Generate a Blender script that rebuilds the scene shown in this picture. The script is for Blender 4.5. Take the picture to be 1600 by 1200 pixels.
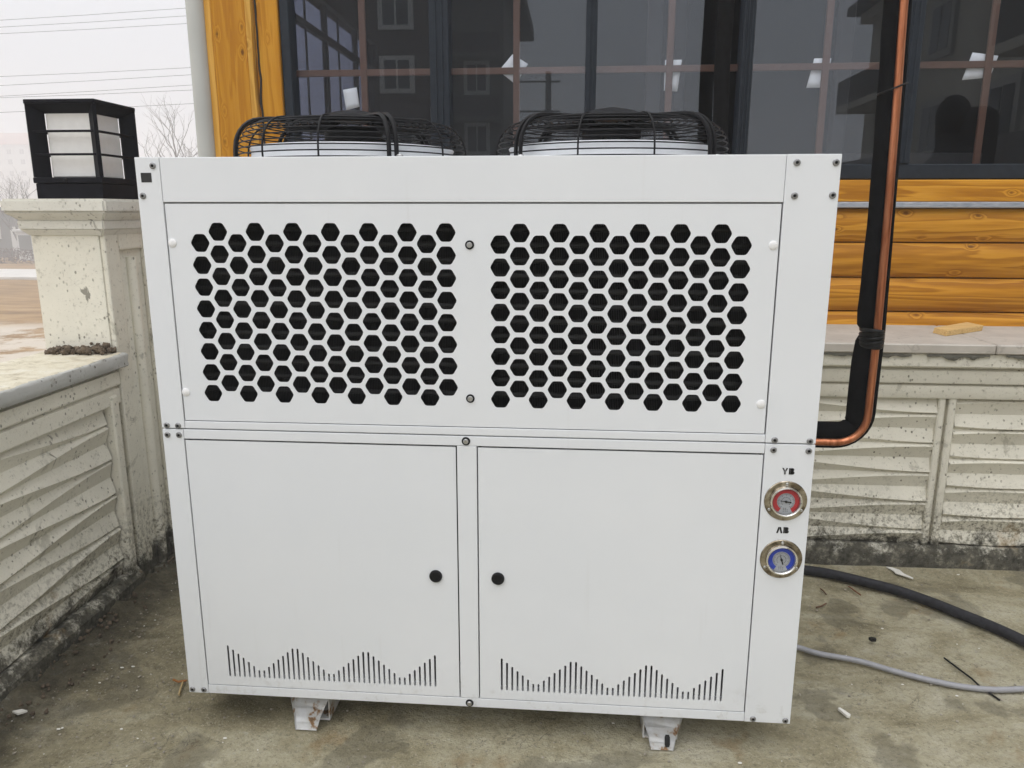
import bpy, bmesh, math, random
from mathutils import Vector, Matrix, noise as mnoise

R = math.radians
PI = math.pi
for o in list(bpy.data.objects):
    bpy.data.objects.remove(o, do_unlink=True)
scene = bpy.context.scene
C = scene.collection

# ------------------------------------------------------------------ camera
cam_data = bpy.data.cameras.new('camera')
cam_data.sensor_width = 36.0
cam_data.lens = 27.0
cam_data.clip_start = 0.05
cam_data.clip_end = 2000
cam = bpy.data.objects.new('camera', cam_data)
C.objects.link(cam)
rx = Vector((0.9966, 0.0821, 0.0009)).normalized()
fw = Vector((-0.0798, 0.9721, -0.2207)).normalized()
up = rx.cross(fw).normalized()
fw = up.cross(rx).normalized()
cam.matrix_world = Matrix(((rx.x, up.x, -fw.x, 0.9013), (rx.y, up.y, -fw.y, -1.5605), (rx.z, up.z, -fw.z, 1.2046), (0, 0, 0, 1)))
scene.camera = cam

# ------------------------------------------------------------------ sky: an overcast layer over a physical sky
SUN_EL, SUN_AZ = R(52), R(205)          # azimuth measured from +Y towards +X
world = bpy.data.worlds.new('World')
scene.world = world
world.use_nodes = True
wn = world.node_tree.nodes
wl = world.node_tree.links
for n in list(wn):
    wn.remove(n)
sky = wn.new('ShaderNodeTexSky')
sky.sky_type = 'NISHITA'
sky.sun_disc = False
sky.sun_elevation = SUN_EL
sky.sun_rotation = SUN_AZ
sky.dust_density = 6
geo = wn.new('ShaderNodeTexCoord')
sep = wn.new('ShaderNodeSeparateXYZ')
wl.new(geo.outputs['Generated'], sep.inputs[0])
mr = wn.new('ShaderNodeMapRange')       # overcast: the zenith about three times as bright as the horizon
mr.inputs['From Min'].default_value = 0.0
mr.inputs['From Max'].default_value = 1.0
mr.inputs['To Min'].default_value = 7.0
mr.inputs['To Max'].default_value = 22.0
pw = wn.new('ShaderNodeMath')
pw.operation = 'POWER'
pw.use_clamp = True
pw.inputs[1].default_value = 1.5
wl.new(sep.outputs['Z'], pw.inputs[0])
wl.new(pw.outputs[0], mr.inputs['Value'])
cl = wn.new('ShaderNodeVectorMath')
cl.operation = 'SCALE'
cl.inputs[0].default_value = (0.97, 0.99, 1.045)
wl.new(mr.outputs[0], cl.inputs['Scale'])
mx = wn.new('ShaderNodeMix')
mx.data_type = 'RGBA'
mx.inputs['Factor'].default_value = 0.93
wl.new(sky.outputs[0], mx.inputs['A'])
wl.new(cl.outputs[0], mx.inputs['B'])
bg = wn.new('ShaderNodeBackground')
bg.inputs['Strength'].default_value = 0.1
wl.new(mx.outputs['Result'], bg.inputs['Color'])
wo = wn.new('ShaderNodeOutputWorld')
wl.new(bg.outputs[0], wo.inputs['Surface'])

sun_data = bpy.data.lights.new('sun', 'SUN')
sun_data.energy = 1.0
sun_data.angle = R(60)
sun_data.color = (1.0, 0.99, 0.975)
sun = bpy.data.objects.new('sun', sun_data)
C.objects.link(sun)
sd = Vector((math.sin(SUN_AZ) * math.cos(SUN_EL), math.cos(SUN_AZ) * math.cos(SUN_EL), math.sin(SUN_EL)))
sun.rotation_euler = sd.to_track_quat('Z', 'Y').to_euler()
sun.location = (0, -4, 12)

scene.view_settings.view_transform = 'Standard'
scene.view_settings.look = 'None'
scene.view_settings.exposure = 0.06
scene.view_settings.gamma = 1.0
scene.view_settings.use_curve_mapping = False
scene.render.engine = 'CYCLES'
scene.cycles.use_denoising = True
scene.cycles.max_bounces = 10
scene.cycles.transparent_max_bounces = 16
scene.cycles.volume_bounces = 2
scene.cycles.sample_clamp_indirect = 8

# ------------------------------------------------------------------ materials
class NT:
    def __init__(self, name):
        self.m = bpy.data.materials.new(name)
        self.m.use_nodes = True
        self.t = self.m.node_tree
        self.b = self.t.nodes['Principled BSDF']
        self.out = self.t.nodes['Material Output']

    def n(self, kind, **kw):
        nd = self.t.nodes.new('ShaderNode' + kind)
        for k, v in kw.items():
            setattr(nd, k, v)
        return nd

    def l(self, a, b):
        self.t.links.new(a, b)

    def pos(self, scale=(1, 1, 1), obj=False, rot=(0, 0, 0)):
        tc = self.n('TexCoord') if obj else self.n('NewGeometry')
        mp = self.n('Mapping')
        mp.inputs['Scale'].default_value = scale
        mp.inputs['Rotation'].default_value = rot
        self.l(tc.outputs['Object'] if obj else tc.outputs['Position'], mp.inputs['Vector'])
        return mp.outputs[0]

    def noise(self, vec, scale=5, detail=4, rough=0.55, dist=0.0):
        nd = self.n('TexNoise')
        nd.inputs['Scale'].default_value = scale
        nd.inputs['Detail'].default_value = detail
        nd.inputs['Roughness'].default_value = rough
        nd.inputs['Distortion'].default_value = dist
        self.l(vec, nd.inputs['Vector'])
        return nd.outputs['Fac']

    def voro(self, vec, scale=5, feature='F1', out='Distance', rand=1.0):
        nd = self.n('TexVoronoi', feature=feature)
        nd.inputs['Scale'].default_value = scale
        nd.inputs['Randomness'].default_value = rand
        self.l(vec, nd.inputs['Vector'])
        return nd.outputs[out]

    def ramp(self, fac, stops, interp='LINEAR'):
        nd = self.n('ValToRGB')
        cr = nd.color_ramp
        cr.interpolation = interp
        while len(cr.elements) < len(stops):
            cr.elements.new(0.5)
        for e, (p, c) in zip(cr.elements, stops):
            e.position = p
            e.color = c if len(c) == 4 else (*c, 1)
        self.l(fac, nd.inputs['Fac'])
        return nd.outputs['Color']

    def step(self, fac, a, b):
        nd = self.n('MapRange')
        nd.interpolation_type = 'SMOOTHSTEP'
        nd.inputs['From Min'].default_value = a
        nd.inputs['From Max'].default_value = b
        self.l(fac, nd.inputs['Value'])
        return nd.outputs[0]

    def math(self, op, a, b=None):
        nd = self.n('Math', operation=op)
        for i, v in enumerate((a, b)):
            if v is None:
                continue
            if isinstance(v, (int, float)):
                nd.inputs[i].default_value = v
            else:
                self.l(v, nd.inputs[i])
        return nd.outputs[0]

    def mix(self, fac, a, b, mode='MIX'):
        nd = self.n('Mix', data_type='RGBA', blend_type=mode)
        for s, v in (('Factor', fac), ('A', a), ('B', b)):
            if isinstance(v, (int, float)):
                nd.inputs[s].default_value = v
            elif isinstance(v, tuple):
                nd.inputs[s].default_value = v if len(v) == 4 else (*v, 1)
            else:
                self.l(v, nd.inputs[s])
        return nd.outputs['Result']

    def sepz(self, axis='Z'):
        g = self.n('NewGeometry')
        s = self.n('SeparateXYZ')
        self.l(g.outputs['Position'], s.inputs[0])
        return s.outputs[axis]

    def col(self, c):
        if isinstance(c, tuple):
            self.b.inputs['Base Color'].default_value = (*c, 1)
        else:
            self.l(c, self.b.inputs['Base Color'])

    def rough(self, v):
        if isinstance(v, (int, float)):
            self.b.inputs['Roughness'].default_value = v
        else:
            self.l(v, self.b.inputs['Roughness'])

    def bump(self, h, strength=0.3, dist=0.01):
        bp = self.n('Bump')
        bp.inputs['Strength'].default_value = strength
        bp.inputs['Distance'].default_value = dist
        self.l(h, bp.inputs['Height'])
        self.l(bp.outputs[0], self.b.inputs['Normal'])

    def spec(self, v):
        self.b.inputs['Specular IOR Level'].default_value = v


def flat(name, col, rough=0.6, metal=0.0, var=0.08, scale=40, spec=0.5):
    """plain painted or moulded surface with a little mottling and fine relief"""
    t = NT(name)
    p = t.pos()
    nz = t.noise(p, scale, 4)
    lo = tuple(max(0, c * (1 - var)) for c in col)
    hi = tuple(min(1, c * (1 + var)) for c in col)
    t.col(t.ramp(nz, [(0.3, lo), (0.7, hi)]))
    t.rough(rough)
    t.b.inputs['Metallic'].default_value = metal
    t.spec(spec)
    t.bump(t.noise(p, scale * 6, 3), 0.08, 0.002)
    return t.m


M = {}

# powder coated sheet metal, faint dust, scuffs and a few chips
t = NT('white_powder_coat')
p = t.pos()
dust = t.noise(p, 3.0, 5, 0.6)
base = t.ramp(dust, [(0.3, (0.735, 0.76, 0.785)), (0.7, (0.765, 0.785, 0.805))])
sc = t.noise(t.pos((5, 5, 26)), 5, 6, 0.75)
base = t.mix(t.math('MULTIPLY', t.step(sc, 0.72, 0.8), 0.28), base, (0.42, 0.42, 0.41))
cells = t.voro(p, 9)
chipn = t.noise(p, 70, 3)
chip = t.math('MULTIPLY', t.step(t.math('ADD', cells, t.math('MULTIPLY', chipn, 0.06)), 0.066, 0.052), t.step(t.noise(p, 2.2, 2), 0.5, 0.6))
base = t.mix(t.math('MULTIPLY', chip, 0.45), base, (0.3, 0.29, 0.27))
# splash dirt that sits on the lowest hand-width
z = t.sepz()
sp = t.math('MULTIPLY', t.step(z, 0.2, 0.07), t.step(t.noise(p, 30, 5, 0.7), 0.52, 0.72))
base = t.mix(t.math('MULTIPLY', sp, 0.35), base, (0.33, 0.3, 0.24))
t.col(base)
t.rough(t.ramp(dust, [(0.3, (0.28,) * 3), (0.7, (0.42,) * 3)]))
streak = t.step(t.noise(t.pos((22, 22, 0.9)), 2.2, 4, 0.6), 0.6, 0.74)
base = t.mix(t.math('MULTIPLY', streak, 0.07), base, (0.45, 0.43, 0.38))
t.col(base)
t.bump(t.math('ADD', t.math('MULTIPLY', t.noise(p, 2.4, 2, 0.4), 1.0), t.math('MULTIPLY', t.noise(p, 700, 2), 0.012)), 0.35, 0.012)
M['white'] = t.m

M['frost'] = flat('frosted_plastic', (0.86, 0.855, 0.83), 0.35, var=0.03)
M['plug'] = flat('white_plastic_plug', (0.82, 0.82, 0.82), 0.3, var=0.02)
M['black'] = flat('black_plastic', (0.008, 0.008, 0.009), 0.45, var=0.2, spec=0.15)
M['lantern'] = flat('lantern_black_paint', (0.006, 0.006, 0.009), 0.6, var=0.25, spec=0.1)
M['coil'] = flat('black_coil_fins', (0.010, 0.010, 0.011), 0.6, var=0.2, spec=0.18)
M['tubes'] = flat('dark_coil_tube', (0.028, 0.028, 0.028), 0.55, var=0.3, spec=0.18)
M['foam'] = flat('black_foam_insulation', (0.0055, 0.0055, 0.006), 0.9, var=0.3, spec=0.06)
M['tape'] = flat('black_tape', (0.008, 0.008, 0.008), 0.35, var=0.2, spec=0.18)
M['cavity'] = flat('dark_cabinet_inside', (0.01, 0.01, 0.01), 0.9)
M['hose'] = flat('black_rubber_hose', (0.02, 0.02, 0.024), 0.6, var=0.4, scale=60, spec=0.25)
M['cable'] = flat('grey_cable_sheath', (0.3, 0.3, 0.315), 0.45, var=0.1)
M['zinc'] = flat('zinc_plated_steel', (0.45, 0.45, 0.44), 0.35, 0.9)
M['rivet'] = flat('rivet_grey', (0.3, 0.3, 0.3), 0.4, 0.7)
M['frame'] = flat('anthracite_window_frame', (0.018, 0.024, 0.033), 0.5, var=0.12, spec=0.18)
M['muntin'] = flat('brown_glazing_bar', (0.085, 0.034, 0.019), 0.5)
M['paper'] = flat('white_paper', (0.72, 0.74, 0.78), 0.8, var=0.03)
M['seal'] = flat('dark_caulk', (0.02, 0.018, 0.015), 0.8)
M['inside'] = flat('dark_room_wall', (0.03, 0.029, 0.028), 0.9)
M['beige'] = flat('beige_plaster', (0.4, 0.36, 0.3), 0.9)
M['downpipe'] = flat('grey_white_downpipe', (0.47, 0.48, 0.45), 0.5, var=0.06, scale=4)
M['cloth'] = flat('black_jacket_cloth', (0.008, 0.008, 0.009), 0.9, var=0.3)
M['skin'] = flat('skin', (0.3, 0.17, 0.12), 0.6)
M['wire'] = flat('power_line_wire', (0.05, 0.05, 0.05), 0.7)
M['bark'] = flat('bare_tree_bark', (0.07, 0.055, 0.045), 0.9, var=0.3, scale=8)
M['poleconc'] = flat('utility_pole_concrete', (0.2, 0.2, 0.2), 0.9)
M['brownwall'] = flat('brown_render', (0.06, 0.042, 0.035), 0.9, var=0.1, scale=0.6)
M['greywall'] = flat('grey_render', (0.1, 0.1, 0.09), 0.9, var=0.1, scale=0.6)
M['creamwall'] = flat('cream_render', (0.3, 0.285, 0.24), 0.9, var=0.1, scale=0.6)
M['palewall'] = flat('pale_render', (0.5, 0.5, 0.48), 0.9, var=0.1, scale=0.6)
M['whitewin'] = flat('white_window_frame', (0.5, 0.5, 0.48), 0.6)
M['dullwin'] = flat('grey_window_frame', (0.2, 0.2, 0.185), 0.6)
M['darkpane'] = flat('dark_window_pane', (0.03, 0.035, 0.04), 0.12)
M['redroof'] = flat('red_roof_tile', (0.3, 0.14, 0.1), 0.9, var=0.2, scale=2)
M['darkroof'] = flat('dark_roof', (0.04, 0.038, 0.036), 0.9)
M['road'] = flat('pale_concrete_road', (0.52, 0.5, 0.46), 0.9, var=0.1, scale=1.5)
M['red'] = flat('gauge_red_print', (0.44, 0.014, 0.022), 0.5)
M['blue'] = flat('gauge_blue_print', (0.012, 0.045, 0.44), 0.5)
M['dial'] = flat('gauge_dial_grey', (0.4, 0.42, 0.45), 0.5)
M['ink'] = flat('black_ink', (0.008, 0.008, 0.008), 0.5)
M['twig'] = flat('dry_twig', (0.12, 0.06, 0.03), 0.8, var=0.4)
M['straw'] = flat('dry_straw', (0.45, 0.33, 0.16), 0.8)
M['chip'] = flat('white_chip', (0.7, 0.68, 0.62), 0.8)
M['stone'] = flat('small_stone', (0.3, 0.27, 0.22), 0.9, var=0.4)
M['hedge'] = flat('winter_hedge_twigs', (0.1, 0.06, 0.05), 0.9, var=0.4, scale=6)

t = NT('chrome_bezel')
t.b.inputs['Metallic'].default_value = 1
p = t.pos()
t.col(t.ramp(t.noise(p, 50, 3), [(0.3, (0.62, 0.6, 0.55)), (0.7, (0.78, 0.76, 0.72))]))
t.rough(0.12)
t.bump(t.noise(p, 90, 2), 0.15, 0.002)
M['chrome'] = t.m
t = NT('chrome_flange_painted_reflection')
t.b.inputs['Metallic'].default_value = 1
p = t.pos()
t.col(t.ramp(t.noise(p, 45, 4, 0.6, 0.8), [(0.35, (0.12, 0.095, 0.065)), (0.5, (0.3, 0.26, 0.2)), (0.68, (0.5, 0.46, 0.39))]))  # chrome; brown tones paint in the reflection of dark surroundings
t.rough(0.16)
t.bump(t.noise(p, 70, 2), 0.3, 0.003)
M['flange'] = t.m

t = NT('copper_tube')
t.b.inputs['Metallic'].default_value = 1
nz = t.noise(t.pos((30, 30, 3)), 3, 4)
t.col(t.ramp(nz, [(0.3, (0.24, 0.08, 0.035)), (0.5, (0.45, 0.165, 0.08)), (0.75, (0.62, 0.27, 0.145))]))
t.rough(t.ramp(nz, [(0.3, (0.45,) * 3), (0.7, (0.28,) * 3)]))
M['copper'] = t.m

# gauge lens: thin clear glass
def glassmat(name, tint, refl, rough=0.0):
    t = NT(name)
    for nd in list(t.t.nodes):
        t.t.nodes.remove(nd)
    out = t.n('OutputMaterial')
    tr = t.n('BsdfTransparent')
    tr.inputs[0].default_value = (*tint, 1)
    gl = t.n('BsdfGlossy')
    gl.inputs['Roughness'].default_value = rough
    gl.inputs['Color'].default_value = (0.86, 0.92, 1.0, 1)
    lw = t.n('LayerWeight')
    f0 = ((refl - 1) / (refl + 1)) ** 2
    fr = t.math('ADD', t.math('MULTIPLY', t.math('POWER', lw.outputs['Facing'], 5.0), 1 - f0), f0)
    ms = t.n('MixShader')
    t.l(fr, ms.inputs[0])
    t.l(tr.outputs[0], ms.inputs[1])
    t.l(gl.outputs[0], ms.inputs[2])
    t.l(ms.outputs[0], out.inputs['Surface'])
    return t.m

M['lens'] = glassmat('gauge_lens_glass', (0.95, 0.95, 0.95), 1.4)
M['glass'] = glassmat('outer_window_glass', (0.97, 0.98, 0.99), 1.62)
M['tint'] = glassmat('tinted_inner_glass', (0.60, 0.615, 0.66), 1.15)
M['sideglass'] = glassmat('side_window_glass', (0.60, 0.615, 0.68), 1.15)

# cream painted precast concrete: air holes, grime creeping up from the floor, rusty and mossy stains
def concrete(name, grime=True, tint=(0.75, 0.72, 0.61), foot=0.13):
    t = NT(name)
    p = t.pos()
    big = t.noise(p, 4, 5, 0.6)
    c = t.ramp(big, [(0.3, tuple(x * 0.86 for x in tint)), (0.7, tint)])
    # fine dust speckle
    c = t.mix(t.math('MULTIPLY', t.step(t.noise(p, 130, 4, 0.7), 0.57, 0.7), 0.35), c, (0.24, 0.22, 0.17))
    # air holes
    v = t.voro(t.pos((1, 1, 0.7)), 62)
    sel = t.step(t.noise(p, 7, 3), 0.36, 0.56)
    pit = t.math('MULTIPLY', t.step(t.math('ADD', v, t.math('MULTIPLY', t.noise(p, 160, 2), 0.2)), 0.33, 0.24), sel)
    v2 = t.voro(p, 21)
    pit2 = t.math('MULTIPLY', t.step(t.math('ADD', v2, t.math('MULTIPLY', t.noise(p, 60, 4, 0.7), 0.26)), 0.19, 0.12), t.step(t.noise(p, 3.3, 3), 0.46, 0.58))
    pit3 = t.math('MULTIPLY', t.step(t.noise(p, 48, 7, 0.85), 0.575, 0.635), t.step(t.noise(p, 4.2, 4, 0.6), 0.40, 0.56))
    pits = t.math('MAXIMUM', t.math('MAXIMUM', pit, pit2), pit3)
    c = t.mix(t.math('MULTIPLY', pits, t.math('MULTIPLY', t.step(t.noise(p, 31, 2), 0.25, 0.7), 0.85)), c, (0.085, 0.075, 0.052))
    # blotches
    bl = t.step(t.noise(p, 11, 6, 0.7, 0.6), 0.6, 0.68)
    c = t.mix(t.math('MULTIPLY', bl, 0.45), c, (0.25, 0.235, 0.18))
    sc_ = t.math('MULTIPLY', t.step(t.noise(t.pos((1, 1, 0.45)), 17, 5, 0.65, 0.5), 0.645, 0.675), t.step(t.noise(p, 2.6, 3), 0.46, 0.58))
    c = t.mix(t.math('MULTIPLY', sc_, 0.75), c, (0.13, 0.122, 0.095))
    if grime:
        z = t.sepz()
        gn = t.noise(p, 9, 6, 0.7)
        gz = t.math('ADD', z, t.math('MULTIPLY', t.math('SUBTRACT', gn, 0.5), -0.55))
        fine = t.noise(p, 75, 5, 0.75)
        g1 = t.math('MULTIPLY', t.step(gz, 0.34, 0.1), t.step(fine, 0.44, 0.62))
        c = t.mix(t.math('MULTIPLY', g1, 0.75), c, (0.1, 0.09, 0.055))
        gz2 = t.math('ADD', z, t.math('MULTIPLY', t.math('SUBTRACT', t.noise(p, 14, 7, 0.75), 0.5), -0.34))
        g2 = t.step(gz2, foot, foot - 0.07)
        mossc = t.ramp(t.noise(p, 26, 5, 0.7), [(0.38, (0.018, 0.017, 0.011)), (0.55, (0.06, 0.055, 0.04)), (0.68, (0.2, 0.185, 0.14))])
        c = t.mix(t.math('MULTIPLY', g2, 0.93), c, mossc)
        ru = t.math('MULTIPLY', t.step(t.noise(p, 6, 4, 0.6), 0.62, 0.7), t.step(z, 0.4, 0.15))
        c = t.mix(t.math('MULTIPLY', ru, 0.4), c, (0.3, 0.19, 0.07))
    t.col(c)
    t.rough(0.85)
    t.spec(0.25)
    hgt = t.math('SUBTRACT', t.math('ADD', t.math('MULTIPLY', t.noise(p, 60, 5), 0.3), t.math('MULTIPLY', big, 0.5)), t.math('MULTIPLY', pits, 0.8))
    t.bump(hgt, 0.5, 0.006)
    return t.m

M['concrete'] = concrete('cream_painted_concrete')
M['capconc'] = concrete('weathered_cream_concrete', False, (0.72, 0.705, 0.63))

# top of the parapet: rain-worn yellowish render
t = NT('worn_coping_render')
p = t.pos()
c = t.ramp(t.noise(t.pos((2.2, 3, 3)), 7, 6, 0.75), [(0.3, (0.38, 0.33, 0.24)), (0.5, (0.58, 0.53, 0.4)), (0.7, (0.64, 0.61, 0.52))])
c = t.mix(t.math('MULTIPLY', t.step(t.noise(t.pos((3, 5, 5)), 13, 6, 0.8), 0.6, 0.66), 0.7), c, (0.13, 0.1, 0.06))
t.col(c)
t.rough(0.9)
t.bump(t.noise(p, 90, 5), 0.5, 0.005)
M['coping'] = t.m

# grey face of the coping
M['copingface'] = concrete('bluish_grey_coping_face', False, (0.46, 0.46, 0.43))

# damp concrete floor
t = NT('damp_concrete_floor')
p = t.pos()
streak = t.pos((1.0, 2.4, 1), rot=(0, 0, R(-18)))
n1 = t.noise(streak, 2.6, 9, 0.66, 0.7)
n2 = t.noise(p, 7.0, 7, 0.65, 0.3)
n3 = t.noise(p, 55, 6, 0.7)
mixn = t.math('ADD', t.math('MULTIPLY', n1, 0.62), t.math('MULTIPLY', n2, 0.38))
# the damp ground lies left and at the back, the dry, lime-washed strip at the front
yv = t.sepz('Y')
xv = t.sepz('X')
dry = t.math('ADD', t.math('MULTIPLY', t.step(yv, 0.35, -0.45), 0.12), t.math('MULTIPLY', t.step(xv, 0.0, 1.5), 0.085))
mixn = t.math('ADD', mixn, dry)
c = t.ramp(mixn, [(0.35, (0.08, 0.069, 0.04)), (0.45, (0.175, 0.152, 0.088)), (0.55, (0.30, 0.265, 0.165)), (0.65, (0.405, 0.37, 0.255)), (0.80, (0.50, 0.47, 0.37))])
c = t.mix(t.math('MULTIPLY', t.step(n3, 0.45, 0.72), 0.38), c, (0.07, 0.06, 0.036), 'MIX')
c = t.mix(t.math('MULTIPLY', t.step(t.noise(p, 150, 5, 0.75), 0.54, 0.63), 0.5), c, (0.5, 0.46, 0.36))
c = t.mix(t.math('MULTIPLY', t.step(t.noise(p, 120, 6, 0.8), 0.56, 0.64), 0.6), c, (0.05, 0.042, 0.026))
crk = t.math('ABSOLUTE', t.math('SUBTRACT', t.noise(t.pos((1, 1.8, 1)), 3.2, 6, 0.6, 1.2), 0.5))
c = t.mix(t.math('MULTIPLY', t.math('MULTIPLY', t.step(crk, 0.006, 0.0015), t.step(t.noise(p, 2.0, 3), 0.5, 0.6)), 0.6), c, (0.05, 0.043, 0.03))
ru = t.step(t.noise(p, 4.3, 5, 0.65, 0.4), 0.6, 0.7)
c = t.mix(t.math('MULTIPLY', ru, 0.45), c, (0.24, 0.145, 0.05))
silt = t.step(t.math('ADD', xv, t.math('MULTIPLY', t.noise(p, 8, 6, 0.7), -0.35)), -0.42, -0.62)
c = t.mix(t.math('MULTIPLY', silt, 0.8), c, t.ramp(t.noise(p, 40, 5, 0.7), [(0.4, (0.02, 0.017, 0.011)), (0.65, (0.075, 0.064, 0.042))]))
wetn = t.noise(p, 3.4, 4, 0.55, 0.2)
wet = t.step(wetn, 0.57, 0.61)
c = t.mix(t.math('MULTIPLY', wet, 0.42), c, (0.085, 0.075, 0.048))
lim = t.math('MULTIPLY', t.step(t.noise(p, 19, 6, 0.75), 0.56, 0.66), t.step(n1, 0.47, 0.6))
c = t.mix(t.math('MULTIPLY', lim, 0.38), c, (0.38, 0.37, 0.32))
t.col(c)
t.rough(t.ramp(wet, [(0, (0.72,) * 3), (1, (0.42,) * 3)]))
t.spec(0.35)
t.bump(t.math('ADD', t.math('ADD', n3, t.math('MULTIPLY', n2, 1.5)), t.math('MULTIPLY', t.noise(p, 190, 5, 0.7), 0.6)), 0.75, 0.010)
M['floor'] = t.m

# dirt field beyond the parapet
t = NT('brown_dirt_field')
p = t.pos((0.25, 1, 1), rot=(0, 0, R(35)))
n1 = t.noise(p, 1.6, 7, 0.65)
c = t.ramp(n1, [(0.3, (0.17, 0.1, 0.04)), (0.55, (0.29, 0.18, 0.08)), (0.75, (0.38, 0.265, 0.14))])
near = t.math('MULTIPLY', t.step(t.sepz('Y'), 27.0, 24.0), t.step(t.noise(t.pos(), 0.45, 6, 0.7), 0.4, 0.52))
c = t.mix(t.math('MULTIPLY', near, 0.8), c, (0.55, 0.5, 0.42))
t.col(c)
t.rough(0.95)
t.spec(0.1)
t.bump(n1, 0.6, 0.15)
M['dirt'] = t.m

t = NT('mud')
p = t.pos()
t.col(t.ramp(t.noise(p, 40, 5), [(0.3, (0.07, 0.05, 0.033)), (0.7, (0.19, 0.145, 0.1))]))
t.rough(0.95)
t.bump(t.noise(p, 120, 5), 0.7, 0.01)
M['mud'] = t.m

# varnished spruce: long wandering grain, knots; every board differs
def wood(name, along, light, mid, dark, knot_scale=1.0):
    t = NT(name)
    tc = t.n('NewGeometry')
    oi = t.n('ObjectInfo')
    off = t.n('VectorMath', operation='SCALE')
    cmb = t.n('CombineXYZ')
    for i in range(3):
        t.l(t.math('MULTIPLY', oi.outputs['Random'], (37.3, 11.7, 23.1)[i]), cmb.inputs[i])
    add = t.n('VectorMath', operation='ADD')
    t.l(tc.outputs['Position'], add.inputs[0])
    t.l(cmb.outputs[0], add.inputs[1])
    def mp(s):
        m = t.n('Mapping')
        m.inputs['Scale'].default_value = s
        t.l(add.outputs[0], m.inputs['Vector'])
        return m.outputs[0]
    a = 0.07
    sc = (a, 1, 1) if along == 'X' else (1, 1, a)
    kv = mp((0.5 * knot_scale, 0.2, 1) if along == 'X' else (1, 0.2, 0.5 * knot_scale))
    vd = t.voro(kv, 13.0)
    ksel = t.step(t.noise(mp((1, 1, 1)), 2.7, 2), 0.43, 0.5)
    swirl = t.math('MULTIPLY', t.step(vd, 0.26, 0.03), ksel)
    warp = t.noise(mp(sc), 5.5, 5, 0.55, 0.25)
    fld = t.math('ADD', t.math('MULTIPLY', warp, 2.4), t.math('MULTIPLY', swirl, 0.3))
    rings = t.math('FRACT', t.math('MULTIPLY', fld, 6.0))
    band = t.math('MULTIPLY', t.step(rings, 0.05, 0.8), t.step(rings, 1.0, 0.82))
    fibre = t.noise(mp((1.2, 55, 55) if along == 'X' else (55, 55, 1.2)), 3, 4, 0.65)
    broad = t.noise(mp((0.5, 2, 5) if along == 'X' else (5, 2, 0.5)), 2.5, 4, 0.6)
    v = t.math('ADD', t.math('ADD', t.math('MULTIPLY', band, 0.34), t.math('MULTIPLY', fibre, 0.38)), t.math('MULTIPLY', broad, 0.40))
    c = t.ramp(v, [(0.25, light), (0.5, mid), (0.88, dark)])
    kn = t.step(t.math('ADD', vd, t.math('MULTIPLY', t.noise(mp((1, 1, 1)), 60, 3), 0.07)), 0.15, 0.08)
    c = t.mix(t.math('MULTIPLY', t.math('MULTIPLY', kn, ksel), 0.85), c, (0.1, 0.032, 0.007))
    hv = t.n('HueSaturation')
    t.l(c, hv.inputs['Color'])
    t.l(t.math('ADD', t.math('MULTIPLY', oi.outputs['Random'], 0.22), 0.88), hv.inputs['Value'])
    t.col(hv.outputs[0])
    t.rough(0.38)
    t.spec(0.14)
    t.bump(t.math('ADD', t.math('MULTIPLY', band, 0.4), fibre), 0.15, 0.002)
    return t.m

M['log'] = wood('varnished_log_siding', 'X', (0.68, 0.34, 0.045), (0.54, 0.24, 0.024), (0.3, 0.11, 0.009))
M['post'] = wood('varnished_corner_board', 'Z', (0.6, 0.3, 0.034), (0.52, 0.235, 0.02), (0.42, 0.17, 0.013), 1.0)
M['edge'] = wood('pale_board_edge', 'Z', (0.74, 0.44, 0.1), (0.66, 0.36, 0.07), (0.55, 0.27, 0.04))
t = NT('raw_wood_offcut')
fib = t.noise(t.pos((3, 60, 90), rot=(0, 0, R(-40))), 2.5, 4, 0.6)
t.col(t.ramp(fib, [(0.3, (0.5, 0.3, 0.1)), (0.6, (0.68, 0.47, 0.2))]))
t.rough(0.7)
M['offcut'] = t.m

# galvanised flashing
t = NT('galvanised_flashing')
p = t.pos((3, 3, 20))
t.col(t.ramp(t.noise(p, 10, 5), [(0.3, (0.3, 0.34, 0.42)), (0.7, (0.55, 0.58, 0.62))]))
t.b.inputs['Metallic'].default_value = 0.6
t.rough(0.45)
M['flash'] = t.m

# stone window ledge
t = NT('greyish_marble_ledge')
p = t.pos()
vein = t.step(t.math('ABSOLUTE', t.math('SUBTRACT', t.noise(t.pos((1, 2, 1)), 2.6, 5, 0.6, 1.0), 0.5)), 0.012, 0.0)
c = t.ramp(t.noise(p, 12, 5), [(0.3, (0.42, 0.385, 0.335)), (0.7, (0.52, 0.48, 0.42))])
c = t.mix(t.math('MULTIPLY', vein, 0.5), c, (0.3, 0.27, 0.23))
t.col(c)
t.rough(0.6)
M['ledge'] = t.m

# foot bracket: white paint with rust and mud
t = NT('rusty_white_bracket')
p = t.pos()
c = t.ramp(t.noise(p, 28, 4, 0.6), [(0.35, (0.7, 0.71, 0.72)), (0.54, (0.6, 0.6, 0.58)), (0.6, (0.3, 0.17, 0.07)), (0.7, (0.12, 0.08, 0.05))])
t.col(c)
t.rough(0.6)
M['bracket'] = t.m

# ------------------------------------------------------------------ helpers
def link(name, me, mat, parent=None):
    o = bpy.data.objects.new(name, me)
    C.objects.link(o)
    if mat is not None and not me.materials:
        me.materials.append(M[mat] if isinstance(mat, str) else mat)
    if parent is not None:
        o.parent = parent
        o.matrix_parent_inverse = parent.matrix_world.inverted()
    return o

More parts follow.
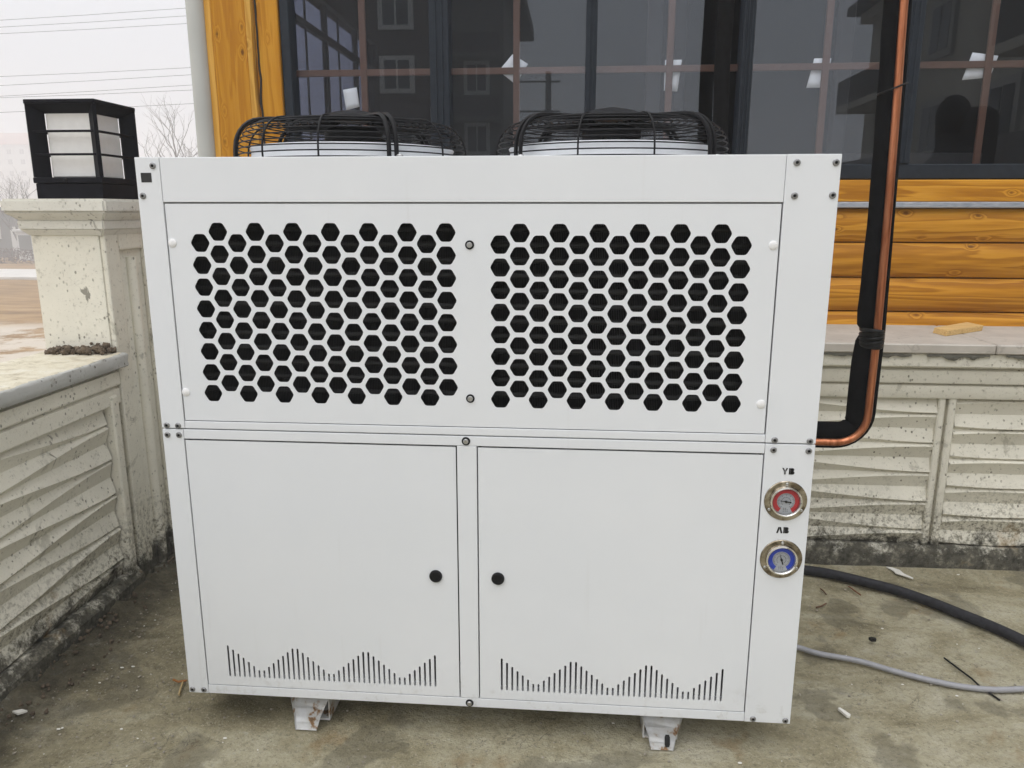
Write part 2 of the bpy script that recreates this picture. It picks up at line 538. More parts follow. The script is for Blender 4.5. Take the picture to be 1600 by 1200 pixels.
def from_bm(name, bm, mat, parent=None, smooth=None):
    bmesh.ops.recalc_face_normals(bm, faces=bm.faces)
    me = bpy.data.meshes.new(name)
    bm.to_mesh(me)
    bm.free()
    if smooth:
        for f in me.polygons:
            f.use_smooth = True
        if smooth is not True:
            me.set_sharp_from_angle(angle=R(smooth))
    return link(name, me, mat, parent)

def thing(name, label, cat, loc=(0, 0, 0), group=None):
    o = bpy.data.objects.new(name, None)
    C.objects.link(o)
    o.location = loc
    o.matrix_world = Matrix.Translation(loc)
    o.empty_display_size = 0.1
    return tag(o, label, cat, group)

def tag(o, label, cat, group=None):
    o['label'] = label
    o['category'] = cat
    if group:
        o['group'] = group
    return o

def struct(o):
    o['kind'] = 'structure'
    return o

def stuff(o):
    o['kind'] = 'stuff'
    return o

def add_box(bm, lo, hi, bevel=0.0, seg=1):
    r = bmesh.ops.create_cube(bm, size=1.0)
    vs = r['verts']
    for v in vs:
        v.co = Vector([lo[i] + (v.co[i] + 0.5) * (hi[i] - lo[i]) for i in range(3)])
    if bevel:
        es = list({e for v in vs for e in v.link_edges})
        bmesh.ops.bevel(bm, geom=es, offset=bevel, segments=seg, affect='EDGES', profile=0.6)

def box(name, lo, hi, mat, parent=None, bevel=0.002, seg=1, smooth=None):
    bm = bmesh.new()
    add_box(bm, lo, hi, bevel, seg)
    return from_bm(name, bm, mat, parent, smooth)

def add_cyl(bm, a, b, r1, r2=None, n=16, caps=True):
    a, b = Vector(a), Vector(b)
    r2 = r1 if r2 is None else r2
    d = (b - a).normalized()
    q = d.to_track_quat('Z', 'Y').to_matrix()
    ra = [bm.verts.new(a + q @ Vector((r1 * math.cos(2 * PI * i / n), r1 * math.sin(2 * PI * i / n), 0))) for i in range(n)]
    rb = [bm.verts.new(b + q @ Vector((r2 * math.cos(2 * PI * i / n), r2 * math.sin(2 * PI * i / n), 0))) for i in range(n)]
    for i in range(n):
        bm.faces.new((ra[i], ra[(i + 1) % n], rb[(i + 1) % n], rb[i]))
    if caps:
        bm.faces.new(ra)
        bm.faces.new(rb)

def catmull(pts, sub=6):
    pts = [Vector(p) for p in pts]
    P = [pts[0] * 2 - pts[1]] + pts + [pts[-1] * 2 - pts[-2]]
    out = []
    for i in range(1, len(P) - 2):
        for k in range(sub):
            u = k / sub
            a, b, c, d = P[i - 1], P[i], P[i + 1], P[i + 2]
            out.append(0.5 * ((2 * b) + (c - a) * u + (2 * a - 5 * b + 4 * c - d) * u * u + (3 * b - a - 3 * c + d) * u ** 3))
    out.append(pts[-1])
    return out

def add_tube(bm, pts, r, n=10, closed=False, caps=True):
    pts = [Vector(p) for p in pts]
    m = len(pts)
    rad = r if callable(r) else (lambda i: r)
    rings = []
    prev = None
    for i, p in enumerate(pts):
        if closed:
            d = (pts[(i + 1) % m] - pts[i - 1]).normalized()
        else:
            d = (pts[min(i + 1, m - 1)] - pts[max(i - 1, 0)]).normalized()
        if prev is None:
            ref = Vector((0, 0, 1)) if abs(d.z) < 0.9 else Vector((1, 0, 0))
            u = d.cross(ref).normalized()
        else:
            u = (prev - d * prev.dot(d)).normalized()
        prev = u
        w = d.cross(u)
        rr = rad(i)
        rings.append([bm.verts.new(p + u * rr * math.cos(2 * PI * k / n) + w * rr * math.sin(2 * PI * k / n)) for k in range(n)])
    last = m if closed else m - 1
    for i in range(last):
        A, B = rings[i], rings[(i + 1) % m]
        for k in range(n):
            bm.faces.new((A[k], A[(k + 1) % n], B[(k + 1) % n], B[k]))
    if caps and not closed:
        bm.faces.new(rings[0])
        bm.faces.new(rings[-1])

def tube(name, pts, r, mat, parent=None, n=10, closed=False, smooth=60):
    bm = bmesh.new()
    add_tube(bm, pts, r, n, closed)
    return from_bm(name, bm, mat, parent, smooth)

def add_lathe(bm, prof, centre, axis='Z', n=40):
    """profile of (radius, height) turned about an axis through centre; axis 'Y-' points to the viewer"""
    c = Vector(centre)
    rings = []
    for (r, hh) in prof:
        ring = []
        for i in range(n):
            a = 2 * PI * i / n
            if axis == 'Z':
                q = Vector((r * math.cos(a), r * math.sin(a), hh))
            else:
                q = Vector((r * math.cos(a), -hh, r * math.sin(a)))
            ring.append(bm.verts.new(c + q))
        rings.append(ring)
    for A, B in zip(rings, rings[1:]):
        for i in range(n):
            bm.faces.new((A[i], A[(i + 1) % n], B[(i + 1) % n], B[i]))
    if prof[0][0] > 1e-6:
        pass
    return rings

def lathe(name, prof, centre, mat, parent=None, axis='Z', n=40, cap0=False, cap1=True, smooth=35):
    bm = bmesh.new()
    rings = add_lathe(bm, prof, centre, axis, n)
    if cap0:
        bm.faces.new(rings[0])
    if cap1:
        bm.faces.new(rings[-1])
    return from_bm(name, bm, mat, parent, smooth)

def plate(name, outline, holes, y0, thick, mat, parent=None):
    """sheet in the XZ plane with real cut-outs; front face at y0"""
    cu = bpy.data.curves.new(name + '_c', 'CURVE')
    cu.dimensions = '2D'
    cu.fill_mode = 'BOTH'
    cu.extrude = thick / 2
    for loop in [outline] + holes:
        s = cu.splines.new('POLY')
        s.points.add(len(loop) - 1)
        for q, (x, z) in zip(s.points, loop):
            q.co = (x, z, 0, 1)
        s.use_cyclic_u = True
    tmp = bpy.data.objects.new(name + '_t', cu)
    C.objects.link(tmp)
    dg = bpy.context.evaluated_depsgraph_get()
    me = bpy.data.meshes.new_from_object(tmp.evaluated_get(dg))
    bpy.data.objects.remove(tmp, do_unlink=True)
    bpy.data.curves.remove(cu)
    me.transform(Matrix(((1, 0, 0, 0), (0, 0, -1, y0 + thick / 2), (0, 1, 0, 0), (0, 0, 0, 1))))
    me.name = name
    me.materials.clear()
    return link(name, me, mat, parent)

def prism(name, loop, y0, y1, mat, parent=None, bevel=0.0):
    """polygon in XZ extruded from y0 to y1"""
    bm = bmesh.new()
    f = bm.faces.new([bm.verts.new((x, y0, z)) for x, z in loop])
    r = bmesh.ops.extrude_face_region(bm, geom=[f])
    for v in r['geom']:
        if isinstance(v, bmesh.types.BMVert):
            v.co.y = y1
    if bevel:
        bmesh.ops.bevel(bm, geom=list(bm.edges), offset=bevel, segments=1, affect='EDGES')
    return from_bm(name, bm, mat, parent)

def profile_x(name, prof, x0, x1, mat, parent=None, smooth=30, nx=1, jitter=0.0):
    """(y, z) outline swept along X"""
    bm = bmesh.new()
    rings = []
    for i in range(nx + 1):
        x = x0 + (x1 - x0) * i / nx
        rings.append([bm.verts.new((x, y, z)) for y, z in prof])
    for A, B in zip(rings, rings[1:]):
        for k in range(len(prof)):
            bm.faces.new((A[k], A[(k + 1) % len(prof)], B[(k + 1) % len(prof)], B[k]))
    bm.faces.new(rings[0])
    bm.faces.new(rings[-1])
    return from_bm(name, bm, mat, parent, smooth)

def copy_tree(o, parent=None):
    c = o.copy()
    C.objects.link(c)
    if parent is not None:
        c.parent = parent
    for ch in [x for x in bpy.data.objects if x.parent == o and x != c]:
        copy_tree(ch, c)
    return c

rnd = random.Random(7)

# ================================================================== SETTING
# field outside, one sheet
bm = bmesh.new()
n = 60
def gco(i):
    u = (i / n) * 2 - 1
    return 300 * (abs(u) ** 2.4) * (1 if u > 0 else -1)
vs = [[bm.verts.new((gco(i), gco(j) + 5, -3.0 + 0.15 * mnoise.noise(Vector((gco(i) * 0.3, gco(j) * 0.3, 2.2))))) for j in range(n + 1)] for i in range(n + 1)]
for i in range(n):
    for j in range(n):
        bm.faces.new((vs[i][j], vs[i + 1][j], vs[i + 1][j + 1], vs[i][j + 1]))
struct(from_bm('ground', bm, 'dirt', None, True))

# terrace slab
bm = bmesh.new()
add_box(bm, (-0.78, -9, -3.2), (9.0, 1.38, -0.012))
struct(from_bm('terrace_slab', bm, 'concrete'))
bm = bmesh.new()
nx, ny = 330, 250
def fx(i): return -0.62 + 3.9 * i / nx
def fy(j): return -1.4 + 2.46 * j / ny
g = [[None] * (ny + 1) for _ in range(nx + 1)]
for i in range(nx + 1):
    for j in range(ny + 1):
        x, y = fx(i), fy(j)
        zz = 0.0045 * mnoise.noise(Vector((x * 3, y * 3, 0))) + 0.0025 * mnoise.noise(Vector((x * 11, y * 11, 4)))
        # silt banked against the foot of the parapet and the plinth
        dl = x + 0.475 + 0.03 * mnoise.noise(Vector((0, y * 7, 1))) + 0.01 * mnoise.noise(Vector((x * 30, y * 30, 1)))
        zz += 0.035 * math.exp(-max(dl, 0) / 0.05) * (0.6 + 0.7 * mnoise.noise(Vector((x * 14, y * 14, 9))) + 0.3 * mnoise.noise(Vector((x * 45, y * 45, 9))))
        db = 0.985 - y
        zz += 0.012 * math.exp(-max(db, 0) / 0.04)
        g[i][j] = bm.verts.new((x, y, zz - 0.003))
for i in range(nx):
    for j in range(ny):
        bm.faces.new((g[i][j], g[i + 1][j], g[i + 1][j + 1], g[i][j + 1]))
struct(from_bm('terrace_floor', bm, 'floor', None, True))
bm = bmesh.new()
for lo, hi in (((3.28, -9, -0.01), (9, 1.06, -0.004)), ((-0.62, -9, -0.01), (3.28, -1.4, -0.004))):
    add_box(bm, lo, hi)
struct(from_bm('terrace_floor', bm, 'floor'))

# pale road across the field
bm = bmesh.new()
def rd(x0, x1, ya, yb, z):
    v = [bm.verts.new(c) for c in ((x0, ya, z), (x1, ya, z), (x1, yb, z), (x0, yb, z))]
    bm.faces.new(v)
add_box(bm, (-290, 43.0, -3.3), (250, 49.2, -2.8), 0.02)
struct(from_bm('road', bm, 'road'))

# ================================================================== BUILDING WITH WOODEN FRONT
YW = 1.40           # face of the wooden wall
bld = thing('wooden_building', 'wooden building front with dark windows above a cream concrete plinth, behind the white unit', 'building', (0.5, YW, 0))

def wave_rows(u0, u1, z0, z1, pitch, lam, phase, amp, du, put, seed=0):
    """ribbed precast relief: straight valleys, crests that wander so light and shade taper; put(u, depth, z) -> xyz"""
    bm = bmesh.new()
    cols = []
    k_n = max(1, round((z1 - z0) / pitch))
    pt = (z1 - z0) / k_n
    nu = int((u1 - u0) / du)
    for i in range(nu + 1):
        u = u0 + (u1 - u0) * i / nu
        col = [bm.verts.new(put(u, 0.0, z0))]
        for k in range(k_n):
            w = math.cos(2 * PI * (u - phase) / lam + PI * k)
            c = 0.46 + 0.36 * w
            zb = z0 + k * pt
            a = amp * (0.85 + 0.15 * math.sin(k * 2.1 + seed))
            zc = zb + pt * c
            wob = 0.0012 * mnoise.noise(Vector((u * 9, k * 3.1, seed)))
            col.append(bm.verts.new(put(u, a * 0.90 + wob, zc - pt * 0.045)))
            col.append(bm.verts.new(put(u, a + wob, zc)))
            col.append(bm.verts.new(put(u, a * 0.90 + wob, zc + pt * 0.06)))
            col.append(bm.verts.new(put(u, 0.001 + wob * 0.5, zb + pt * 0.985)))
        cols.append(col)
    for A, B in zip(cols, cols[1:]):
        for a, b, c2, d in zip(A, B, B[1:], A[1:]):
            bm.faces.new((a, b, c2, d))
    return bm

# plinth: backing, relief panels, frame bands, joint strips, ledge
YP = 0.986
box('plinth_core', (-0.47, YP + 0.03, -0.02), (6.5, YW + 0.1, 0.757), 'concrete', bld, 0)
seams = [-0.47, 0.05, 2.13, 4.25, 6.3]
for a, b in zip(seams, seams[1:]):
    bm = wave_rows(a + 0.03, b - 0.03, 0.085, 0.60, 0.052, 1.25, b - 0.03, 0.017, 0.02,
                   lambda u, d, zq: (u, YP + 0.028 - d, zq), seed=b)
    from_bm('relief_panel', bm, 'concrete', bld, 28)
for s in seams[1:-1]:
    prism('joint_strip', [(s - 0.03, 0.0), (s - 0.008, 0.0), (s - 0.008, 0.62), (s - 0.03, 0.62)], YP + 0.009, YP + 0.045, 'concrete', bld, 0.004)
    prism('joint_strip', [(s + 0.002, 0.0), (s + 0.026, 0.0), (s + 0.026, 0.62), (s + 0.002, 0.62)], YP + 0.007, YP + 0.045, 'concrete', bld, 0.004)
profile_x('plinth_foot', [(YP - 0.004, -0.02), (YP - 0.004, 0.062), (YP + 0.008, 0.084), (YP + 0.05, 0.084), (YP + 0.05, -0.02)], -0.46, 6.4, 'concrete', bld)
profile_x('plinth_band', [(YP + 0.004, 0.604), (YP + 0.001, 0.61), (YP + 0.001, 0.645), (YP + 0.012, 0.652), (YP + 0.05, 0.652), (YP + 0.05, 0.604)], -0.46, 6.4, 'concrete', bld)
profile_x('plinth_band', [(YP - 0.004, 0.656), (YP - 0.006, 0.66), (YP - 0.006, 0.698), (YP + 0.006, 0.706), (YP + 0.05, 0.706), (YP + 0.05, 0.656)], -0.46, 6.4, 'concrete', bld)
profile_x('plinth_band', [(YP - 0.016, 0.71), (YP - 0.022, 0.716), (YP - 0.02, 0.756), (YP + 0.05, 0.756), (YP + 0.05, 0.71)], -0.46, 6.4, 'concrete', bld)
# mortar squeezed out below the ledge
for k, (xa, xb) in enumerate(((1.62, 1.98), (2.03, 2.22), (2.27, 2.5), (2.6, 2.9), (0.9, 1.4))):
    bm = bmesh.new()
    N = 36
    top = []
    bot = []
    for i in range(N + 1):
        x = xa + (xb - xa) * i / N
        dz = 0.006 + 0.02 * abs(mnoise.noise(Vector((x * 14, k, 3)))) * math.sin(PI * i / N) ** 0.5 + 0.006 * mnoise.noise(Vector((x * 50, k, 1)))
        yy = YP - 0.027 - 0.004 * mnoise.noise(Vector((x * 40, 0, k)))
        top.append(bm.verts.new((x, yy, 0.7565)))
        bot.append(bm.verts.new((x, yy - 0.002, 0.7565 - max(0.003, dz))))
    bb = [bm.verts.new((v.co.x, YP - 0.012, v.co.z + 0.001)) for v in bot]
    for i in range(N):
        bm.faces.new((top[i], top[i + 1], bot[i + 1], bot[i]))
        bm.faces.new((bot[i], bot[i + 1], bb[i + 1], bb[i]))
    from_bm('mortar_squeeze', bm, flat('grey_mortar_%d' % k, (0.17, 0.165, 0.14), 0.95, var=0.2), bld, True)
xs = [-0.47, 0.62, 2.235, 3.9, 6.5]
for a, b in zip(xs, xs[1:]):
    box('ledge_slab', (a + 0.0015, YP - 0.034, 0.7585), (b - 0.0015, YW + 0.04, 0.79), 'ledge', bld, 0.004)

# log siding: bulged boards with a groove between
rows = [(0.72, 0.838), (0.838, 0.963), (0.963, 1.091), (1.091, 1.214)]
for a, b in rows:
    prof = [(YW + 0.05, a + 0.001), (YW + 0.012, a + 0.001)]
    for i in range(13):
        u = i / 12
        prof.append((YW + 0.014 - 0.036 * (math.sin(PI * (0.06 + 0.88 * u)) ** 0.55), a + 0.003 + (b - a - 0.006) * u))
    prof += [(YW + 0.012, b - 0.001), (YW + 0.05, b - 0.001)]
    profile_x('log_board', prof, -0.44, 6.4, 'log', bld, 40)
box('log_backing', (-0.44, YW + 0.045, 0.7), (6.4, YW + 0.11, 1.33), 'seal', bld, 0)
prof = [(YW + 0.03, 1.214), (YW - 0.03, 1.214), (YW - 0.034, 1.2165), (YW - 0.034, 1.232), (YW - 0.03, 1.235), (YW + 0.03, 1.235)]
profile_x('metal_flashing', prof, -0.1, 6.4, 'flash', bld)
box('sill_board', (-0.14, YW - 0.022, 1.236), (6.4, YW + 0.045, 1.312), 'log', bld, 0.004, 2)

# corner boards on the left
bm = bmesh.new()
box('corner_board', (-0.452, YW - 0.014, -0.02), (-0.321, YW + 0.04, 3.0), 'post', bld, 0.003)
box('corner_board_edge', (-0.484, YW - 0.004, -0.02), (-0.4535, YW + 0.05, 3.0), 'edge', bld, 0.004)
bm = bmesh.new()                       # live-edged batten
N = 90
L, Rr = [], []
for i in range(N + 1):
    zq = 0.79 + 2.2 * i / N
    wob = 0.006 * mnoise.noise(Vector((0, zq * 5, 2))) + 0.002 * mnoise.noise(Vector((0, zq * 22, 2)))
    L.append([bm.verts.new((-0.32, YW - 0.019, zq)), bm.verts.new((-0.32, YW + 0.02, zq))])
    Rr.append([bm.verts.new((-0.301 + wob, YW - 0.016, zq)), bm.verts.new((-0.299 + wob, YW + 0.02, zq))])
for i in range(N):
    bm.faces.new((L[i][0], L[i + 1][0], Rr[i + 1][0], Rr[i][0]))
    bm.faces.new((Rr[i][0], Rr[i + 1][0], Rr[i + 1][1], Rr[i][1]))
    bm.faces.new((L[i][1], L[i + 1][1], L[i + 1][0], L[i][0]))
from_bm('live_edge_batten', bm, 'edge', bld)
bm = bmesh.new()                       # ragged dark caulk line in the joint
pts = []
for i in range(70):
    zq = 0.9 + 2.0 * i / 69
    pts.append((-0.288 + 0.006 * mnoise.noise(Vector((1, zq * 14, 5))), YW + 0.0035, zq))
add_tube(bm, pts, lambda i: 0.0035 + 0.003 * abs(mnoise.noise(Vector((i * 0.9, 1, 1)))), 6)
from_bm('caulk_line', bm, 'seal', bld, True)
box('jamb_board', (-0.2985, YW + 0.005, 0.79), (-0.2075, YW + 0.05, 3.0), 'post', bld, 0.003)

# the window band
YF = YW + 0.018          # face of the frames
YG = YW + 0.058          # outer glass
ZB, ZT = 1.316, 2.75
win = link('window', bpy.data.meshes.new('window'), None, bld)
bm = bmesh.new()
add_box(bm, (-0.205, YF, ZB), (6.3, YF + 0.075, ZB + 0.052), 0.003)
me_o = from_bm('window_rail', bm, 'frame', win)
box('window_rail', (-0.205, YF + 0.001, ZT), (6.3, YF + 0.075, ZT + 0.06), 'frame', win, 0.003)
bars = [(-0.2045, -0.170), (0.352, 0.424), (0.922, 0.962), (1.474, 1.516), (2.03, 2.09), (2.62, 2.66), (3.2, 3.26), (3.76, 3.8), (4.35, 4.41), (4.95, 4.99), (5.5, 5.56), (6.25, 6.298)]
for k, (a, b) in enumerate(bars):
    w = b - a
    bm = bmesh.new()
    add_box(bm, (a, YF - 0.003, ZB + 0.0525), (b, YF + 0.074, ZT - 0.0005), 0.003)
    if k:
        for q in (0.3, 0.62):            # grooves read as proud beads
            add_box(bm, (a + w * q, YF - 0.008, ZB + 0.054), (a + w * q + 0.006, YF - 0.0025, ZT - 0.002), 0.0015)
    from_bm('mullion', bm, 'frame', win)
for (a, b), (c2, d) in zip(bars, bars[1:]):
    box('pane', (b - 0.004, YG, ZB + 0.048), (c2 + 0.004, YG + 0.001, ZT + 0.004), 'glass', win, 0)
    box('inner_pane', (b - 0.004, YG + 0.035, ZB + 0.048), (c2 + 0.004, YG + 0.036, ZT + 0.004), 'tint', win, 0)
    xm = {0: 0.074}.get(0) if False else 0.5 * (b + c2)
    xm = {-0.17: 0.09, 0.424: 0.668, 0.962: 1.229, 1.516: 1.784, 2.09: 2.345}.get(b, xm)
    box('glazing_bar', (b - 0.003, YG + 0.01, 1.698), (c2 + 0.003, YG + 0.018, 1.722), 'muntin', win, 0.002)
    box('glazing_bar', (xm - 0.0125, YG + 0.0088, ZB + 0.05), (xm + 0.0125, YG + 0.0192, ZT), 'muntin', win, 0.002)

# dark room behind the glass, with its own glazed side wall on the left
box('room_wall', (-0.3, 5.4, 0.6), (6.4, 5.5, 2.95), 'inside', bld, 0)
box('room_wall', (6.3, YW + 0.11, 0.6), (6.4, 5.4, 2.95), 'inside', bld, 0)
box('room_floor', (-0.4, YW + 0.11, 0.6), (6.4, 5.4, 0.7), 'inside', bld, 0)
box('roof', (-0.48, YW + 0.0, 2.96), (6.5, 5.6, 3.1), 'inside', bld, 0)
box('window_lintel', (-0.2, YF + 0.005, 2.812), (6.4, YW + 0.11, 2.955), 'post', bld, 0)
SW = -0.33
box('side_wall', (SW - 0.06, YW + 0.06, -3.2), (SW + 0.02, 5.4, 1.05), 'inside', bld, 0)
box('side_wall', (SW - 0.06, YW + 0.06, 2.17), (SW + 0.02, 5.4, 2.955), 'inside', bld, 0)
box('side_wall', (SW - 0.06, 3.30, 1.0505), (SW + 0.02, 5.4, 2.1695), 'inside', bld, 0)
sidew = link('side_window', bpy.data.meshes.new('side_window'), None, bld)
yy = YW + 0.09
for k, dy in enumerate((3.33, 3.66, 3.93, 4.16, 4.46, 4.72)):
    yq = dy - 1.56
    w, dpt = (0.03, 0.016) if k % 2 == 0 else (0.011, 0.006)
    box('side_mullion', (SW - 0.012 - dpt / 2, yq - w / 2, 1.051), (SW - 0.012 + dpt, yq + w / 2, 2.169), 'frame', sidew, 0.002)
for zq, w in ((1.58, 0.03), (2.02, 0.03)):
    box('side_transom', (SW - 0.022, YW + 0.062, zq - w / 2), (SW + 0.006, 3.299, zq + w / 2), 'frame', sidew, 0.002)
box('side_pane', (SW - 0.01, YW + 0.062, 1.052), (SW - 0.009, 3.299, 2.168), 'sideglass', sidew, 0)
# pale posts and a beam standing in the room
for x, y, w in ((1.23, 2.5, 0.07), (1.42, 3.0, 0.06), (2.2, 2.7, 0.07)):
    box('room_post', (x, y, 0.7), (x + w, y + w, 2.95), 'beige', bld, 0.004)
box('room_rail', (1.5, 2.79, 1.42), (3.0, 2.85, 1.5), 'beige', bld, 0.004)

# papers tucked behind the bars
def paper(pts, label, dy=0.0):
    bm = bmesh.new()
    y0 = YG + 0.0235 + dy
    f = bm.faces.new([bm.verts.new((x, y0, zq)) for x, zq in pts])
    bmesh.ops.triangulate(bm, faces=[f])
    bmesh.ops.subdivide_edges(bm, edges=list(bm.edges), cuts=3, use_grid_fill=True)
    for v in bm.verts:
        v.co.y += 0.003 * mnoise.noise(v.co * 22)
    r = bmesh.ops.extrude_face_region(bm, geom=list(bm.faces))
    for v in r['geom']:
        if isinstance(v, bmesh.types.BMVert):
            v.co.y += 0.0006
    o = from_bm('paper_sheet', bm, 'paper', None, True)
    tag(o, label, 'paper', 'papers stuck to the window panes')

paper([(0.003, 1.652), (0.057, 1.66), (0.066, 1.59), (0.012, 1.578)], 'torn white paper on the leftmost window pane, left of its brown bar')
paper([(0.6, 1.712), (0.652, 1.77), (0.71, 1.735), (0.665, 1.663)], 'white paper turned like a diamond behind a bar crossing, beside the dark mullion')
paper([(1.213, 1.742), (1.274, 1.742), (1.262, 1.632), (1.213, 1.636)], 'white paper behind the bar crossing in the pane above the right fan')
paper([(1.745, 1.74), (1.805, 1.74), (1.795, 1.64), (1.725, 1.64)], 'white paper on the pane just left of the copper pipe')
paper([(2.29, 1.752), (2.38, 1.74), (2.36, 1.668), (2.265, 1.66)], 'white paper on the rightmost pane, right of the copper pipe')

# downpipe at the corner
dp = lathe('downpipe', [(0.034, 0.0), (0.034, 3.3), (0.030, 3.3)], (-0.514, YW + 0.0, -0.3), 'downpipe', None, 'Z', 28, True, True)
tag(dp, 'pale grey round downpipe on the corner of the wooden building', 'downpipe')

# ================================================================== PARAPET AND POST
par = thing('parapet_wall', 'low cream concrete parapet with wave relief running towards the viewer on the left', 'wall', (-0.6, 0.0, 0))
XP = -0.492
box('wall_core', (-0.70, -6.0, -3.2), (XP - 0.028, 0.64, 0.74), 'concrete', par, 0)
for (a, b, ph) in ((-1.66, 0.575, 0.575), (-3.8, -1.72, -1.72)):
    bm = wave_rows(a, b, 0.075, 0.62, 0.0545, 1.25, ph, 0.018, 0.02, lambda u, d, zq: (XP - 0.026 + d, u, zq), seed=a)
    from_bm('relief_panel', bm, 'concrete', par, 28)
def profile_y(name, prof, y0, y1, mat, parent):
    bm = bmesh.new()
    A = [bm.verts.new((x, y0, z)) for x, z in prof]
    B = [bm.verts.new((x, y1, z)) for x, z in prof]
    for k in range(len(prof)):
        bm.faces.new((A[k], A[(k + 1) % len(prof)], B[(k + 1) % len(prof)], B[k]))
    bm.faces.new(A)
    bm.faces.new(B)
    return from_bm(name, bm, mat, parent, 30)
profile_y('wall_foot', [(XP - 0.04, -0.02), (XP + 0.014, -0.02), (XP + 0.012, 0.05), (XP - 0.006, 0.074), (XP - 0.04, 0.074)], -6, 0.638, 'concrete', par)
profile_y('wall_band', [(XP - 0.04, 0.622), (XP - 0.004, 0.622), (XP - 0.001, 0.626), (XP - 0.002, 0.668), (XP - 0.012, 0.676), (XP - 0.04, 0.676)], -6, 0.638, 'concrete', par)
profile_y('wall_band', [(XP - 0.04, 0.68), (XP + 0.001, 0.68), (XP + 0.004, 0.685), (XP + 0.003, 0.722), (XP - 0.04, 0.73)], -6, 0.638, 'concrete', par)
for y in (0.60, -1.69):
    prism('joint_strip', [(XP - 0.03, 0.06), (XP + 0.006, 0.06), (XP + 0.006, 0.655), (XP - 0.03, 0.655)], y - 0.018, y + 0.018, 'concrete', par, 0.005)
bm = bmesh.new()                          # coping with chipped, wavering arrises
cprof = [(-0.735, 0.735), (-0.735, 0.776), (-0.476, 0.7765), (-0.470, 0.7745), (-0.4675, 0.769), (-0.4675, 0.752), (-0.4680, 0.7385), (-0.472, 0.735)]
NC = 420
rings_ = []
for i in range(NC + 1):
    y = -6 + 6.66 * i / NC if i < NC else 0.66
    row = []
    for k, (x, zq) in enumerate(cprof):
        if k >= 2:
            w1 = 0.0022 * mnoise.noise(Vector((k * 3.1, y * 16, 1))) + 0.0016 * mnoise.noise(Vector((k * 1.7, y * 60, 6)))
            chip_ = max(0.0, mnoise.noise(Vector((4.4, y * 9, 0.5))) - 0.42) * 0.03 if k in (3, 4) else 0.0
            row.append(bm.verts.new((x + w1 - chip_, y, zq + 0.6 * w1 - 0.6 * chip_)))
        else:
            row.append(bm.verts.new((x, y, zq)))
    rings_.append(row)
for A, B in zip(rings_, rings_[1:]):
    for k in range(len(cprof)):
        bm.faces.new((A[k], A[(k + 1) % len(cprof)], B[(k + 1) % len(cprof)], B[k]))
bm.faces.new(rings_[0])
bm.faces.new(rings_[-1])
from_bm('coping', bm, 'copingface', par, 50)
bm = bmesh.new()                          # worn render skin on top of the coping
n1_, n2_ = 22, 130
gv = [[bm.verts.new((-0.738 + 0.263 * i / n1_, -2.0 + 2.648 * j / n2_, 0.7785 + 0.003 * mnoise.noise(Vector((i * 0.6, j * 0.5, 3))) - (0.003 if i in (0, n1_) else 0))) for j in range(n2_ + 1)] for i in range(n1_ + 1)]
for i in range(n1_):
    for j in range(n2_):
        bm.faces.new((gv[i][j], gv[i + 1][j], gv[i + 1][j + 1], gv[i][j + 1]))
from_bm('coping_render', bm, 'coping', par, True)

pst = thing('concrete_post', 'cream concrete post with stepped cap and fluted side, beside the white unit', 'post', (-0.605, 0.79, 0))
PX0, PX1, PY0, PY1 = -0.722, -0.497, 0.645, 0.93
bm = bmesh.new()
add_box(bm, (PX0, PY0, -3.2), (PX1 - 0.012, PY1, 1.14), 0.008, 2)
from_bm('shaft', bm, 'concrete', pst, 35)
# borders of the fluted side face, flute left between them
box('side_border', (PX1 - 0.0125, PY0 + 0.004, -0.02), (PX1 + 0.004, PY0 + 0.075, 1.135), 'concrete', pst, 0.006, 2)
box('side_border', (PX1 - 0.0125, PY1 - 0.075, -0.02), (PX1 + 0.004, PY1 - 0.004, 1.135), 'concrete', pst, 0.006, 2)
bm = bmesh.new()
add_tube(bm, [(PX1 - 0.006, 0.5 * (PY0 + PY1), -0.02), (PX1 - 0.006, 0.5 * (PY0 + PY1), 1.06)], 0.018, 14)
from_bm('flute', bm, 'concrete', pst, 50)
box('side_border', (PX1 - 0.0125, PY0 + 0.0755, 1.085), (PX1 + 0.003, PY1 - 0.0755, 1.135), 'concrete', pst, 0.005, 2)
def frustum(name, a, za, b, zb, mat, parent, bev=0.004):
    bm = bmesh.new()
    q = []
    for (m, zq) in ((a, za), (b, zb)):
        q.append([bm.verts.new(c) for c in ((PX0 - m, PY0 - m, zq), (PX1 + m, PY0 - m, zq), (PX1 + m, PY1 + m, zq), (PX0 - m, PY1 + m, zq))])
    for i in range(4):
        bm.faces.new((q[0][i], q[0][(i + 1) % 4], q[1][(i + 1) % 4], q[1][i]))
    bm.faces.new(q[0])
    bm.faces.new(q[1])
    bmesh.ops.bevel(bm, geom=list(bm.edges), offset=bev, segments=2, affect='EDGES')
    return from_bm(name, bm, mat, parent, 40)
frustum('cap_cove', 0.001, 1.128, 0.02, 1.150, 'capconc', pst)
frustum('cap_step', 0.02, 1.146, 0.022, 1.176, 'capconc', pst)
frustum('cap_cove', 0.016, 1.172, 0.046, 1.198, 'capconc', pst)
frustum('cap_slab', 0.048, 1.195, 0.048, 1.236, 'capconc', pst, 0.007)

